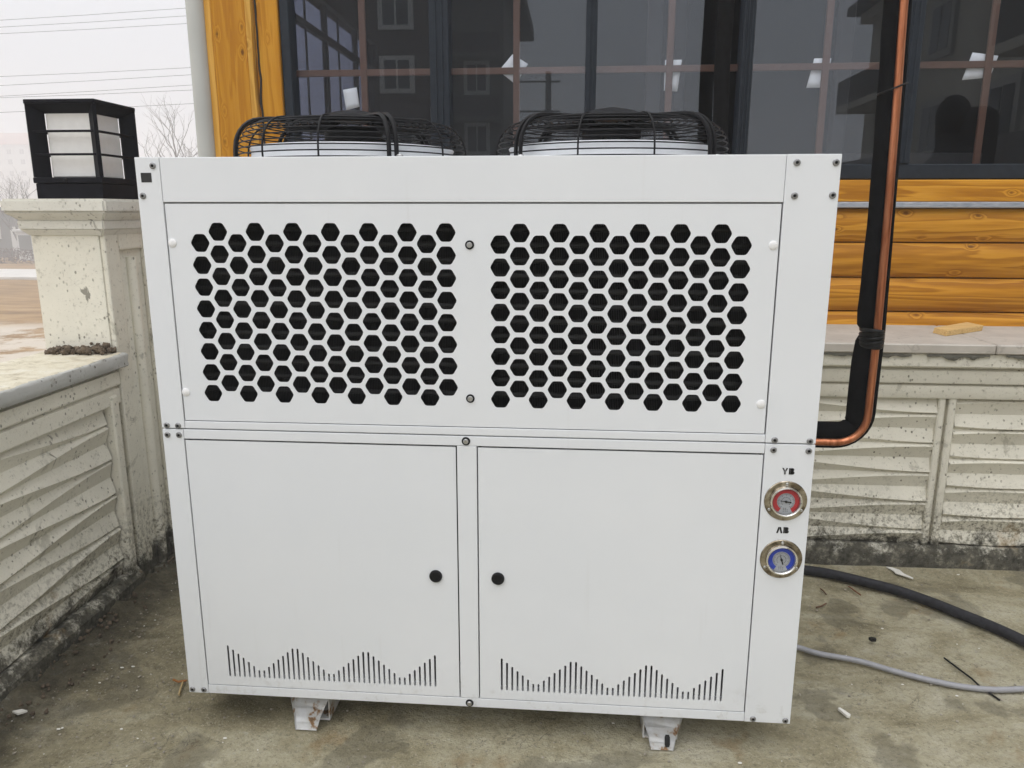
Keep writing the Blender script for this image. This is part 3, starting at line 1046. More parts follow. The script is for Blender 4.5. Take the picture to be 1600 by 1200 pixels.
# heap of mud left on the coping against the post
bm = bmesh.new()
for k in range(150):
    u = rnd.random()
    x = -0.69 + 0.195 * u
    hump = max(0.0, 1 - abs(u - 0.72) / 0.3) + 0.45 * max(0.0, 1 - abs(u - 0.3) / 0.25) + 0.15
    sz = 0.0025 + 0.0085 * rnd.random() ** 1.8
    r = bmesh.ops.create_icosphere(bm, subdivisions=2, radius=sz)
    cc = Vector((x, 0.641 - 0.045 * rnd.random() ** 1.3, 0.781 + sz * 0.3 + 0.03 * hump * rnd.random() ** 1.4))
    for v in r['verts']:
        q = v.co * (1 + 0.9 * mnoise.noise(v.co * 260 + Vector((k * 3.1, 0, 0))))
        v.co = q + cc
tag(from_bm('mud_heap', bm, 'mud', None, True), 'small heap of brown mud on the coping at the foot of the concrete post', 'mud')

# ------------------------------------------------------------------ lantern on the post
LX0, LX1, LY0, LY1, LZ0 = -0.705, -0.489, 0.665, 0.880, 1.236
lan = thing('post_lantern', 'square black lantern with frosted white panes on top of the concrete post', 'lantern', (-0.6, 0.77, LZ0))
box('base', (LX0 + 0.004, LY0 + 0.004, LZ0), (LX1 - 0.004, LY1 - 0.004, LZ0 + 0.045), 'lantern', lan, 0.002)
box('tray', (LX0, LY0, LZ0 + 0.0455), (LX1, LY1, LZ0 + 0.062), 'lantern', lan, 0.002)
zt = LZ0 + 0.281
ins = 0.036
box('lid', (LX0, LY0, zt - 0.012), (LX1, LY1, zt), 'lantern', lan, 0.002)
oc = [(LX0, LY0), (LX1, LY0), (LX1, LY1), (LX0, LY1)]
ic = [(LX0 + ins, LY0 + ins), (LX1 - ins, LY0 + ins), (LX1 - ins, LY1 - ins), (LX0 + ins, LY1 - ins)]
for k in range(4):                       # diagonal corner fins
    a, b = Vector((*oc[k], 0)), Vector((*ic[k], 0))
    d = (b - a).normalized()
    sdv = Vector((-d.y, d.x, 0)) * 0.0055
    a = a + d * 0.004
    bm = bmesh.new()
    lo_ = [bm.verts.new((q.x, q.y, LZ0 + 0.0625)) for q in (a + sdv, a - sdv, b - sdv, b + sdv)]
    hi_ = [bm.verts.new((q.x, q.y, zt - 0.0125)) for q in (a + sdv, a - sdv, b - sdv, b + sdv)]
    bm.faces.new(lo_); bm.faces.new(hi_)
    for m in range(4):
        bm.faces.new((lo_[m], lo_[(m + 1) % 4], hi_[(m + 1) % 4], hi_[m]))
    from_bm('corner_fin', bm, 'lantern', lan)
for k in range(4):                       # sloping reveals under the lid
    a, b, c2, d = oc[k], oc[(k + 1) % 4], ic[(k + 1) % 4], ic[k]
    bm = bmesh.new()
    up_ = [bm.verts.new((*a, zt - 0.0128)), bm.verts.new((*b, zt - 0.0128)), bm.verts.new((*c2, zt - 0.0128)), bm.verts.new((*d, zt - 0.0128))]
    dn_ = [bm.verts.new((*c2, zt - 0.036)), bm.verts.new((*d, zt - 0.036))]
    bm.faces.new((up_[0], up_[1], dn_[0], dn_[1])); bm.faces.new((up_[2], up_[3], dn_[1], dn_[0])); bm.faces.new(up_)
    bm.faces.new((up_[1], up_[2], dn_[0])); bm.faces.new((up_[3], up_[0], dn_[1]))
    from_bm('lid_reveal', bm, 'lantern', lan)
dif = box('diffuser', (LX0 + ins + 0.001, LY0 + ins + 0.001, LZ0 + 0.0625), (LX1 - ins - 0.001, LY1 - ins - 0.001, zt - 0.0130), 'frost', lan, 0.004)
for q in (1, 2):
    zq = LZ0 + 0.0625 + (zt - 0.0225 - LZ0 - 0.0625) * q / 3
    for side in range(4):
        e = 0.018
        if side == 0: lo, hi = (LX0 + 0.013, LY0 + 0.006, zq - 0.003), (LX1 - 0.013, LY0 + e, zq + 0.003)
        if side == 1: lo, hi = (LX0 + 0.013, LY1 - e, zq - 0.003), (LX1 - 0.013, LY1 - 0.006, zq + 0.003)
        if side == 2: lo, hi = (LX0 + 0.006, LY0 + 0.013, zq - 0.003), (LX0 + e, LY1 - 0.013, zq + 0.003)
        if side == 3: lo, hi = (LX1 - e, LY0 + 0.013, zq - 0.003), (LX1 - 0.006, LY1 - 0.013, zq + 0.003)
        box('cross_bar', lo, hi, 'lantern', lan, 0.001)
lathe('screw', [(0.006, 0.0), (0.006, 0.003), (0.004, 0.005)], (0.5 * (LX0 + LX1) - 0.005, LY0, LZ0 + 0.054), 'black', lan, 'Y-', 12)

# ================================================================== THE CONDENSING UNIT
W, D, Z0, ZS, Z1 = 1.40, 0.76, 0.08, 0.7350, 1.3093
unit = thing('condensing_unit', 'large white sheet-metal condensing unit with honeycomb grille, two doors and two top fans', 'cooling unit', (0.7, 0.38, 0))
TH = 0.0015
# carcass
box('side_panel', (0.0, 0.002, ZS + 0.002), (0.03, D, Z1 - 0.002), 'white', unit, 0.002)
box('side_panel', (W - 0.03, 0.002, ZS + 0.002), (W, D, Z1 - 0.002), 'white', unit, 0.002)
box('side_panel', (0.0, 0.002, Z0 + 0.001), (0.03, D, ZS - 0.002), 'white', unit, 0.002)
box('side_panel', (W - 0.03, 0.002, Z0 + 0.001), (W, D, ZS - 0.002), 'white', unit, 0.002)
box('back_panel', (0.0305, D - 0.02, Z0), (W - 0.0305, D - 0.001, Z1 - 0.01), 'white', unit, 0.002)
box('base_tray', (0.0305, 0.03, Z0 + 0.001), (W - 0.0305, D - 0.021, Z0 + 0.04), 'white', unit, 0)
# cabinet floor between the two boxes, and dark insides
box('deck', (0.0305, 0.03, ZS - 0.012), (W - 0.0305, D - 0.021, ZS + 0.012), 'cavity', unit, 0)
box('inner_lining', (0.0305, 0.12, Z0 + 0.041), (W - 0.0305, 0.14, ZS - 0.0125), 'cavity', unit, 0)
# top sheet with two round openings
fans = [(0.350, 0.38), (0.980, 0.38)]
FR = 0.242
cu_holes = [[(x + FR * math.cos(2 * PI * i / 48), y + FR * math.sin(2 * PI * i / 48)) for i in range(48)] for x, y in fans]
top = plate('top_sheet', [(0.001, 0.001), (W - 0.001, 0.001), (W - 0.001, D), (0.001, D)], cu_holes, 0, 0.003, 'white', unit)
top.data.transform(Matrix(((1, 0, 0, 0), (0, 0, 1, 0), (0, -1, 0, Z1 - 0.0008), (0, 0, 0, 1))))
# front members (face at y = 0); the seams stay open as thin gaps
def fb(name, x0, x1, z0, z1, y=0.0, d=0.03, bev=0.0014):
    return box(name, (x0, y, z0), (x1, y + d, z1), 'white', unit, bev, 2)
G = 0.0011
fb('front_stile', 0.0, 0.0518, ZS + 0.0014, Z1, -0.0010)
fb('front_stile', 1.2985, W, ZS + 0.0014, Z1, -0.0010)
fb('top_rail', 0.0524, 1.2979, 1.2200, Z1 - 0.0003)
fb('lower_rail', 0.0524, 1.2979, ZS + 0.0014, 0.7530)
fb('front_stile', 0.0, 0.0475, Z0, ZS - 0.0012, -0.0010)
fb('front_stile', 1.2995, W, Z0, ZS - 0.0012, -0.0010)
fb('upper_rail', 0.0481, 1.2989, 0.7125, ZS - 0.0012)
fb('centre_stile', 0.6545, 0.6972, 0.1035, 0.7119, -0.0004)
fb('bottom_rail', 0.0481, 1.2989, Z0, 0.1025)

def hexloop(cx, cz, f2f, rot=0):
    rc = f2f / math.sqrt(3)
    cr = f2f * 0.11
    out = []
    cor = [(cx + rc * math.cos(PI / 3 * k), cz + rc * math.sin(PI / 3 * k)) for k in range(6)]
    for k in range(6):
        p0, p1, p2 = Vector(cor[k - 1]), Vector(cor[k]), Vector(cor[(k + 1) % 6])
        a = p1 + (p0 - p1).normalized() * cr
        b = p1 + (p2 - p1).normalized() * cr
        m = (a + b) / 2 + (p1 - (a + b) / 2) * 0.45
        out += [tuple(a), tuple(m), tuple(b)]
    return out
PT = 0.0458
holes = []
for (gx, gz, nc) in ((0.1227, 1.0576 + 0.08, 14), (0.7488, 1.0570 + 0.08, 13)):
    for i in range(nc):
        for j in range(8):
            holes.append(hexloop(gx + i * PT * math.sqrt(3) / 2, gz - j * PT + (PT / 2 if i % 2 else 0), 0.0366))
plate('grille_panel', [(0.0540, 0.7550), (1.2956, 0.7550), (1.2956, 1.2172), (0.0540, 1.2172)], holes, 0.0015, 0.0018, 'white', unit)
box('seam_shade_strip', (0.031, 0.0304, 0.7405), (1.369, 0.0316, 0.756), 'cavity', unit, 0)  # near-black strip added so the open seam reads as deep shade
# condenser coil: fins, tubes, end plates
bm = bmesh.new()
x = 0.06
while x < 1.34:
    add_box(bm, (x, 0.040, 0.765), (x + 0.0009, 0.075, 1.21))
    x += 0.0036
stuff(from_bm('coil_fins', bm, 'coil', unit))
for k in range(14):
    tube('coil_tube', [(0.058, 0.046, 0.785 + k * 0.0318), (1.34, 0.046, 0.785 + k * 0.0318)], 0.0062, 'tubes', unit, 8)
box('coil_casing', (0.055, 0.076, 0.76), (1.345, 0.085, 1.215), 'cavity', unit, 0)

# doors with the sound-wave slots
def slot(cx, z0, z1, w):
    r = w / 2
    out = []
    for k in range(7):
        a = PI + PI * k / 6
        out.append((cx + r * math.cos(a), z0 + r + r * math.sin(a)))
    for k in range(7):
        a = PI * k / 6
        out.append((cx + r * math.cos(a), z1 - r + r * math.sin(a)))
    return out
def door(x0, x1, sx0, sx1, knobx, knobside):
    sl = []
    for i in range(42):
        ph = i % 14
        lv = 6 - ph if ph < 7 else ph - 7
        hh = 0.0205 + (0.0815 - 0.0205) * lv / 6
        sl.append(slot(sx0 + (sx1 - sx0) * i / 41, 0.1275, 0.1275 + hh, 0.0044))
    d = plate('door', [(x0, 0.1048), (x1, 0.1048), (x1, 0.7094), (x0, 0.7094)], sl, 0.0002, 0.0016, 'white', unit)
    bm = bmesh.new()     # folded return edge
    for lo, hi in (((x0 + 0.0045, 0.0019, 0.11), (x0 + 0.006, 0.022, 0.704)), ((x1 - 0.006, 0.0019, 0.11), (x1 - 0.0045, 0.022, 0.704)),
                   ((x0 + 0.006, 0.0019, 0.703), (x1 - 0.006, 0.022, 0.7045)), ((x0 + 0.006, 0.0019, 0.11), (x1 - 0.006, 0.022, 0.1115))):
        add_box(bm, lo, hi)
    from_bm('door_fold', bm, 'white', d)
    lathe('lock', [(0.0145, 0.0), (0.0145, 0.003), (0.0125, 0.006), (0.0095, 0.0066), (0.0088, 0.0045), (0.003, 0.0045)], (knobx, 0.0002, 0.407), 'black', d, 'Y-', 28)
    return d
door(0.0502, 0.6518, 0.1046, 0.5960, 0.6027, 1)
door(0.7000, 1.2968, 0.7502, 1.2444, 0.7422, -1)

# fasteners
def rivet(x, zq, y=-0.001, r=0.0066):
    o = lathe('screw', [(r, 0.0), (r, 0.0016), (r * 0.82, 0.0030), (r * 0.5, 0.0034), (r * 0.45, 0.0016)], (x, y, zq), 'rivet', unit, 'Y-', 18)
    lathe('screw_socket', [(r * 0.43, 0.0), (r * 0.43, 0.0026), (r * 0.3, 0.0029)], (x, y, zq), 'black', o, 'Y-', 6)
for x, zq in ((0.0379, 1.2923), (0.0109, 1.2327), (1.3175, 1.2937), (1.3897, 1.2934), (1.3176, 1.2321), (1.3885, 1.2332), (0.0120, 0.7428), (0.0375, 0.7424),
              (0.0112, 0.7212), (0.0374, 0.7214), (1.3169, 0.7425), (1.3877, 0.7420), (1.3162, 0.7213), (1.3872, 0.7208), (0.0090, 0.0892), (0.0370, 0.0893), (1.3179, 0.0885), (1.3890, 0.0884)):
    rivet(x, zq)
for x, zq, y in ((0.6868, 1.1362, 0.0015), (0.6848, 0.8170, 0.0015), (0.6745, 0.7232, 0.0), (0.6752, 0.0905, 0.0)):
    o = lathe('washer', [(0.0092, 0.0), (0.0092, 0.0012), (0.007, 0.0018), (0.004, 0.0018)], (x, y, zq), 'black', unit, 'Y-', 24)
    lathe('bolt_head', [(0.0058, 0.0), (0.0058, 0.004), (0.0046, 0.0056), (0.0026, 0.0058)], (x, y, zq), 'zinc', o, 'Y-', 18)
for x, zq in ((0.063, 1.1375), (0.0615, 0.8180), (1.2861, 1.1380), (1.2846, 0.8175)):
    lathe('blind_plug', [(0.0092, 0.0), (0.0088, 0.0014), (0.0062, 0.0028), (0.002, 0.0034)], (x, 0.0015, zq), 'plug', unit, 'Y-', 24)
prism('square_hole', [(0.0105, 1.2595), (0.0330, 1.2595), (0.0330, 1.2785), (0.0105, 1.2785)], -0.0014, -0.0006, flat('dark_square', (0.02, 0.02, 0.02), 0.7), unit)

# pressure gauges
def sector(bm, r0, r1, a0, a1, y, cx, cz, n=40):
    A = []
    for i in range(n + 1):
        a = a0 + (a1 - a0) * i / n
        A.append((bm.verts.new((cx + r0 * math.cos(a), y, cz + r0 * math.sin(a))), bm.verts.new((cx + r1 * math.cos(a), y, cz + r1 * math.sin(a)))))
    for (a, b), (c2, d) in zip(A, A[1:]):
        bm.faces.new((a, b, d, c2))
def gauge(cx, cz, colour, needle_deg):
    y = -0.001
    fl = lathe('pressure_gauge', [(0.0440, 0.0), (0.0440, 0.0015), (0.0428, 0.0026), (0.0335, 0.0030), (0.0335, 0.0)], (cx, y, cz), 'flange', unit, 'Y-', 56, False, False, 30)
    lathe('bezel', [(0.0335, 0.0), (0.0335, 0.0085), (0.0325, 0.0112), (0.0300, 0.0118), (0.0278, 0.0095), (0.0274, 0.006)], (cx, y, cz), 'chrome', fl, 'Y-', 56, False, False, 50)
    lathe('dial', [(0.0276, 0.0), (0.0276, 0.0040)], (cx, y, cz), 'dial', fl, 'Y-', 48)
    bm = bmesh.new()
    sector(bm, 0.0185, 0.0272, R(-58), R(238), y - 0.0044, cx, cz)
    from_bm('scale_ring', bm, colour, fl)
    bm = bmesh.new()
    for i in range(33):
        a = R(-52 + 284 * i / 32)
        L_ = 0.003 if i % 4 else 0.0052
        for (ra, wv, yq) in ((0.0180 - L_, 0.00032, 0.0045),):
            d = Vector((math.cos(a), 0, math.sin(a)))
            s = Vector((-math.sin(a), 0, math.cos(a))) * wv
            c0 = Vector((cx, y - yq, cz))
            bm.faces.new([bm.verts.new(c0 + q) for q in (d * ra + s, d * 0.018 + s, d * 0.018 - s, d * ra - s)])
    for i in range(15):
        a = R(-40 + 260 * i / 14)
        d = Vector((math.cos(a), 0, math.sin(a)))
        s = Vector((-math.sin(a), 0, math.cos(a))) * 0.0006
        c0 = Vector((cx, y - 0.0045, cz))
        bm.faces.new([bm.verts.new(c0 + q) for q in (d * 0.0085 + s, d * 0.0103 + s, d * 0.0103 - s, d * 0.0085 - s)])
    for k in range(3):
        zq = cz - 0.0155 - 0.0032 * k
        for xq in (-0.004, 0.0, 0.004)[: 3 - (k == 0)]:
            bm.faces.new([bm.verts.new((cx + xq + dx, y - 0.0045, zq + dz)) for dx, dz in ((-0.0012, 0), (0.0012, 0), (0.0012, 0.001), (-0.0012, 0.001))])
    from_bm('scale_marks', bm, 'ink', fl)
    bm = bmesh.new()
    a = R(needle_deg)
    d = Vector((math.cos(a), 0, math.sin(a)))
    s = Vector((-math.sin(a), 0, math.cos(a)))
    c0 = Vector((cx, y - 0.0062, cz))
    bm.faces.new([bm.verts.new(c0 + q) for q in (d * 0.019, s * 0.0011, -d * 0.011 + s * 0.0016, -d * 0.011 - s * 0.0016, -s * 0.0011)])
    add_lathe(bm, [(0.0026, 0.0050), (0.0026, 0.0072), (0.0004, 0.0074)], (cx, y, cz), 'Y-', 16)
    from_bm('needle', bm, 'ink', fl)
    lathe('lens', [(0.0273, 0.0085), (0.0272, 0.0087)], (cx, y, cz), 'lens', fl, 'Y-', 40)
    for k in range(3):
        a = R(90 + 120 * k)
        lathe('flange_screw', [(0.0032, 0.0), (0.0032, 0.0042), (0.0018, 0.0052)], (cx + 0.0382 * math.cos(a), y, cz + 0.0382 * math.sin(a)), 'zinc', fl, 'Y-', 14)
gauge(1.3490, 0.6105, 'red', 172)
gauge(1.3497, 0.4790, 'blue', 108)

# stencilled letters, drawn as flat shapes
def letters(name, shapes, x0, z0, s):
    bm = bmesh.new()
    for loop in shapes:
        f = bm.faces.new([bm.verts.new((x0 + a * s, -0.0018, z0 + b * s)) for a, b in loop])
    bmesh.ops.triangulate(bm, faces=list(bm.faces))
    r = bmesh.ops.extrude_face_region(bm, geom=list(bm.faces))
    for v in r['geom']:
        if isinstance(v, bmesh.types.BMVert):
            v.co.y += 0.0005
    return from_bm(name, bm, 'ink', unit)
Yl = [[(0.0, 1.0), (0.24, 1.0), (0.42, 0.62), (0.42, 0.40), (0.34, 0.40)], [(0.48, 0.62), (0.62, 1.0), (0.86, 1.0), (0.56, 0.42), (0.48, 0.42)], [(0.33, 0.0), (0.56, 0.0), (0.56, 0.36), (0.33, 0.36)]]
def Bl(o):
    return [[(o, 0.0), (o + 0.2, 0.0), (o + 0.2, 1.0), (o, 1.0)],
            [(o + 0.23, 1.0), (o + 0.58, 1.0), (o + 0.74, 0.90), (o + 0.76, 0.70), (o + 0.68, 0.53), (o + 0.23, 0.53), (o + 0.23, 0.65), (o + 0.52, 0.66), (o + 0.56, 0.75), (o + 0.52, 0.85), (o + 0.23, 0.86)],
            [(o + 0.23, 0.52), (o + 0.68, 0.52), (o + 0.82, 0.38), (o + 0.80, 0.14), (o + 0.64, 0.0), (o + 0.23, 0.0), (o + 0.23, 0.14), (o + 0.55, 0.15), (o + 0.61, 0.26), (o + 0.55, 0.37), (o + 0.23, 0.38)]]
Al = [[(0.0, 0.0), (0.26, 0.0), (0.45, 0.72), (0.45, 1.0), (0.28, 1.0)], [(0.49, 1.0), (0.66, 1.0), (0.94, 0.0), (0.67, 0.0), (0.49, 0.68)]]
letters('lettering', Yl + Bl(1.02), 1.3370, 0.6690, 0.0137)
letters('lettering', Al + Bl(1.06), 1.3352, 0.5378, 0.0137)

# feet: tapered pressed brackets under the front edge
for fx0, sk in ((0.290, 0.004), (1.118, 0.0)):
    bm = bmesh.new()
    wT, wB = 0.050, 0.028
    N = 6
    prev = None
    ys, yb = 0.030, -0.012
    # sloping tongue with turned-in lips
    rows_ = []
    for i in range(N + 1):
        u = i / N
        zq = 0.079 * (1 - u) ** 0.9 + 0.003
        yq = ys + (yb - ys) * u
        wv = wT + (wB - wT) * min(1, u / 0.75) - (0.004 if u == 1 else 0)
        cx = fx0 - sk * u
        rows_.append([bm.verts.new((cx - wv - 0.001, yq - 0.014 * (1 - 0.75 * u), zq)), bm.verts.new((cx - wv, yq, zq)), bm.verts.new((cx + wv, yq, zq)), bm.verts.new((cx + wv + 0.001, yq - 0.014 * (1 - 0.75 * u), zq))])
    for A, B in zip(rows_, rows_[1:]):
        for k in range(3):
            bm.faces.new((A[k], A[k + 1], B[k + 1], B[k]))
    r = bmesh.ops.solidify(bm, geom=list(bm.faces), thickness=0.003)
    ft = from_bm('foot', bm, 'bracket', unit)
    if fx0 > 1:
        bm = bmesh.new()
        q = [(-0.004, 0.036), (0.004, 0.036), (0.006, 0.031), (0.006, 0.016), (0.004, 0.011), (-0.004, 0.011), (-0.006, 0.016), (-0.006, 0.031)]
        bm.faces.new([bm.verts.new((fx0 + 0.012 + a, 0.016 - 0.028 * (1 - b / 0.07) - 0.004, b)) for a, b in q])
        from_bm('bolt_slot', bm, 'cavity', ft)
    bm = bmesh.new()
    add_box(bm, (fx0 - 0.04, 0.03, 0.001), (fx0 + 0.04, 0.70, 0.006))
    add_box(bm, (fx0 - 0.04, 0.031, 0.0065), (fx0 - 0.037, 0.70, 0.0795))
    add_box(bm, (fx0 + 0.037, 0.031, 0.0065), (fx0 + 0.04, 0.70, 0.0795))
    from_bm('foot_channel', bm, 'bracket', unit)

# fans on top
prof = [(0.2729, 0.008), (0.2732, 0.021), (0.2725, 0.034), (0.2701, 0.047), (0.2658, 0.059), (0.2596, 0.070), (0.2514, 0.080), (0.2409, 0.088), (0.2280, 0.094), (0.2122, 0.097), (0.1950, 0.0985), (0.1778, 0.099), (0.1606, 0.0995), (0.1434, 0.100), (0.1262, 0.1005), (0.1090, 0.101), (0.0918, 0.1015)]
def fan(cx, cy, thin, thick, blade0):
    fz = Z1
    sh = lathe('fan', [(FR + 0.014, 0.0), (FR + 0.006, 0.004), (FR + 0.002, 0.012), (FR, 0.030), (FR + 0.004, 0.037), (FR + 0.001, 0.040), (FR - 0.004, 0.036), (FR - 0.005, -0.06)], (cx, cy, fz), 'white', unit, 'Z', 72, False, False, 40)
    for r, zz in prof:
        bm = bmesh.new()
        add_tube(bm, [(cx + r * math.cos(2 * PI * i / 56), cy + r * math.sin(2 * PI * i / 56), fz + zz) for i in range(56)], 0.0016, 5, True)
        from_bm('guard_ring', bm, 'black', sh, 60)
    def rib(ang, rad, off=0.0, foot=False, hub=0.06):
        a = R(-90 + ang)
        d = Vector((math.cos(a), math.sin(a), 0))
        s = Vector((-math.sin(a), math.cos(a), 0)) * off
        pts = [Vector((cx, cy, fz)) + d * (r + rad) + s + Vector((0, 0, zz + (rad if k > 3 else 0))) for k, (r, zz) in enumerate([(0.2729, 0.0)] + prof)]
        pts.append(Vector((cx, cy, fz)) + d * hub + s + Vector((0, 0, 0.103 + rad)))
        return tube('guard_rod', pts, rad, 'black', sh, 6)
    for a in thin:
        rib(a, 0.0022)
    for a in thick:
        rib(a, 0.0052, -0.0085)
        rib(a, 0.0052, 0.0085)
        aa = R(-90 + a)
        px, py = cx + 0.281 * math.cos(aa), cy + 0.281 * math.sin(aa)
        px, py = px + 0.014 * -math.sin(aa), py + 0.014 * math.cos(aa)
        lathe('guard_clamp', [(0.0085, 0.0), (0.0085, 0.011), (0.006, 0.014)], (px, py, fz), 'zinc', sh, 'Z', 14)
    # motor, top bracket and blades
    lathe('motor', [(0.066, -0.06), (0.07, 0.04), (0.07, 0.080), (0.055, 0.090), (0.03, 0.094)], (cx, cy, fz), 'black', sh, 'Z', 32)
    lathe('motor_bracket', [(0.088, 0.108), (0.086, 0.114), (0.05, 0.126), (0.015, 0.133)], (cx, cy, fz), 'black', sh, 'Z', 32, True)
    for k in range(6):
        a0 = R(blade0 + 60 * k)
        bm = bmesh.new()
        rows_ = []
        for i in range(9):
            r = 0.068 + (0.228 - 0.068) * i / 8
            row = []
            for j in range(6):
                v = j / 5 - 0.5
                wid = R(40) * (0.55 + 0.55 * i / 8)
                a = a0 + wid * v + R(14) * (i / 8) ** 1.5
                row.append(bm.verts.new((cx + r * math.cos(a), cy + r * math.sin(a), fz + 0.032 - 0.075 * v * (1 - 0.25 * i / 8) - 0.012 * (2 * v) ** 2)))
            rows_.append(row)
        for A, B in zip(rows_, rows_[1:]):
            for j in range(5):
                bm.faces.new((A[j], A[j + 1], B[j + 1], B[j]))
        bmesh.ops.solidify(bm, geom=list(bm.faces), thickness=0.003)
        from_bm('blade', bm, 'blade', sh, 40)
M['blade'] = flat('grey_fan_blade', (0.05, 0.052, 0.055), 0.3, 0.3)
fan(0.350, 0.38, (-30, 0, 62, 95, 122, 180, 212, -92), (33, -62, 150, 240), 10)
fan(0.980, 0.38, (-16.7, 16.7, 85, 112, 165, 195, -85, -112), (49, -49, 139, 221), 32)

# ================================================================== PIPES AND CABLES
pipe = thing('refrigerant_pipe', 'bare copper pipe and thick black insulated pipe strapped together, rising from the unit side', 'pipe', (1.66, 0.47, 0.6))
def bendpath(x, y, ztop, zlow, rb, x0):
    pts = [(x0, y, zlow), (x - rb, y, zlow)]
    for k in range(1, 8):
        a = -PI / 2 + PI / 2 * k / 8
        pts.append((x - rb + rb * math.cos(a), y, zlow + rb + rb * math.sin(a)))
    pts.append((x, y, zlow + rb))
    return pts
cp = bendpath(1.670, 0.45, 2.6, 0.607, 0.075, 1.38) + [(1.671, 0.45, 0.9), (1.667, 0.452, 1.2), (1.660, 0.455, 1.5), (1.655, 0.46, 1.7), (1.650, 0.46, 2.4)]
tube('copper_tube', cp, 0.0098, 'copper', pipe, 16)
def insr(i):
    return 0.0285
ip = [(1.66, 0.488, 0.915), (1.662, 0.488, 1.2), (1.656, 0.49, 1.5), (1.648, 0.492, 1.8), (1.645, 0.492, 2.4)]
bm = bmesh.new()
pp = catmull(ip, 8)
add_tube(bm, [pp[0] + Vector((0, 0, -0.01))] + pp, lambda i: 0.018 if i == 0 else (0.026 if i < 2 else 0.0285 + 0.0006 * math.sin(i * 1.3)), 20)
from_bm('insulation', bm, 'foam', pipe, 60)
bm = bmesh.new()
lo_path = bendpath(1.657, 0.488, 0, 0.624, 0.046, 1.38) + [(1.657, 0.488, 0.70), (1.657, 0.488, 0.76), (1.658, 0.488, 0.82), (1.660, 0.488, 0.872), (1.660, 0.488, 0.886)]
def elbow_r(i):
    if i >= len(lo_path) - 1:
        return 0.020
    if i == len(lo_path) - 2:
        return 0.026
    return 0.0245 if i == 6 else 0.0285       # creased where it turns
add_tube(bm, lo_path, elbow_r, 20)
from_bm('insulation', bm, 'foam', pipe, 60)
# a second thin black line hugging the outside of the bend
tube('insulation', bendpath(1.690, 0.478, 2.6, 0.592, 0.09, 1.38) + [(1.692, 0.478, 0.9), (1.685, 0.48, 1.2), (1.678, 0.482, 1.5), (1.67, 0.484, 1.8), (1.665, 0.484, 2.4)], 0.0095, 'foam', pipe, 12)
bm = bmesh.new()
for k in range(5):
    zq = 0.868 + 0.0085 * k
    add_tube(bm, [(1.667 + 0.024 * math.cos(2 * PI * i / 24), 0.474 + 0.036 * math.sin(2 * PI * i / 24), zq + 0.004 * math.sin(2 * PI * i / 24 + k)) for i in range(24)], 0.006, 6, True)
from_bm('tape_band', bm, 'tape', pipe, 60)
tube('strap', [(1.656 + 0.031 * math.cos(2 * PI * i / 28), 0.476 + 0.036 * math.sin(2 * PI * i / 28), 1.492 + 0.012 * math.cos(2 * PI * i / 28)) for i in range(28)], 0.0022, 'tape', pipe, 6, True)

p2 = tube('insulated_pipe', catmull([(1.345, 0.755, 0.98), (1.352, 0.85, 0.98), (1.368, 1.02, 0.975), (1.382, 1.18, 1.0), (1.389, 1.265, 1.1), (1.391, 1.285, 1.3), (1.392, 1.29, 1.5), (1.388, 1.295, 1.7), (1.392, 1.295, 2.0), (1.39, 1.295, 2.5)], 6), 0.0265, 'foam', None, 18)
tag(p2, 'black insulated pipe running up in front of the window behind the right fan', 'pipe')

hs = [(1.36, 0.93, 0.02), (1.55, 0.93, 0.02), (1.705, 0.909, 0.017), (1.776, 0.887, 0.017), (1.863, 0.840, 0.017), (1.945, 0.790, 0.017), (2.016, 0.726, 0.017), (2.078, 0.653, 0.017), (2.136, 0.584, 0.017), (2.185, 0.51, 0.017), (2.28, 0.36, 0.017), (2.42, 0.18, 0.017), (2.7, 0.02, 0.017), (3.3, -0.06, 0.017), (4.5, 0.1, 0.017), (7.5, 0.5, 0.017)]
h_ = tube('black_hose', catmull(hs, 6), 0.0162, 'hose', None, 14)
tag(h_, 'thick black hose lying on the concrete floor right of the unit', 'hose')
gs = [(1.36, 0.46, 0.03), (1.45, 0.46, 0.012), (1.54, 0.438, 0.009), (1.593, 0.41, 0.009), (1.687, 0.384, 0.009), (1.77, 0.34, 0.009), (1.839, 0.309, 0.009), (1.909, 0.287, 0.009), (1.984, 0.279, 0.009), (2.067, 0.289, 0.009), (2.17, 0.31, 0.009), (2.45, 0.38, 0.009), (3.0, 0.52, 0.009), (4.4, 0.6, 0.009), (7.5, 0.72, 0.009)]
g_ = tube('grey_cable', catmull(gs, 6), 0.0076, 'cable', None, 12)
tag(g_, 'thin grey cable lying on the floor in front of the black hose', 'cable')
zt_ = tube('cable_tie', [(1.932, 0.426, 0.004), (1.95, 0.36, 0.005), (1.958, 0.33, 0.006), (1.965, 0.30, 0.003), (1.9845, 0.243, 0.004)], lambda i: 0.0026, 'tape', None, 6)
tag(zt_, 'black cable tie on the floor, crossed by the grey cable', 'cable tie')

# offcut on the ledge
bm = bmesh.new()
q = [(2.140, 1.190), (2.152, 1.118), (2.336, 1.256), (2.318, 1.338)]
A = [bm.verts.new((x, y, 0.7905)) for x, y in q]
B = [bm.verts.new((x + 0.006, y + 0.004, 0.809)) for x, y in q]
for i in range(4):
    bm.faces.new((A[i], A[(i + 1) % 4], B[(i + 1) % 4], B[i]))
bm.faces.new(A)
bm.faces.new(B)
bmesh.ops.bevel(bm, geom=list(bm.edges), offset=0.0008, segments=1, affect='EDGES')
tag(from_bm('wood_offcut', bm, 'offcut'), 'short raw wood offcut lying on the stone ledge right of the copper pipe', 'wood offcut')

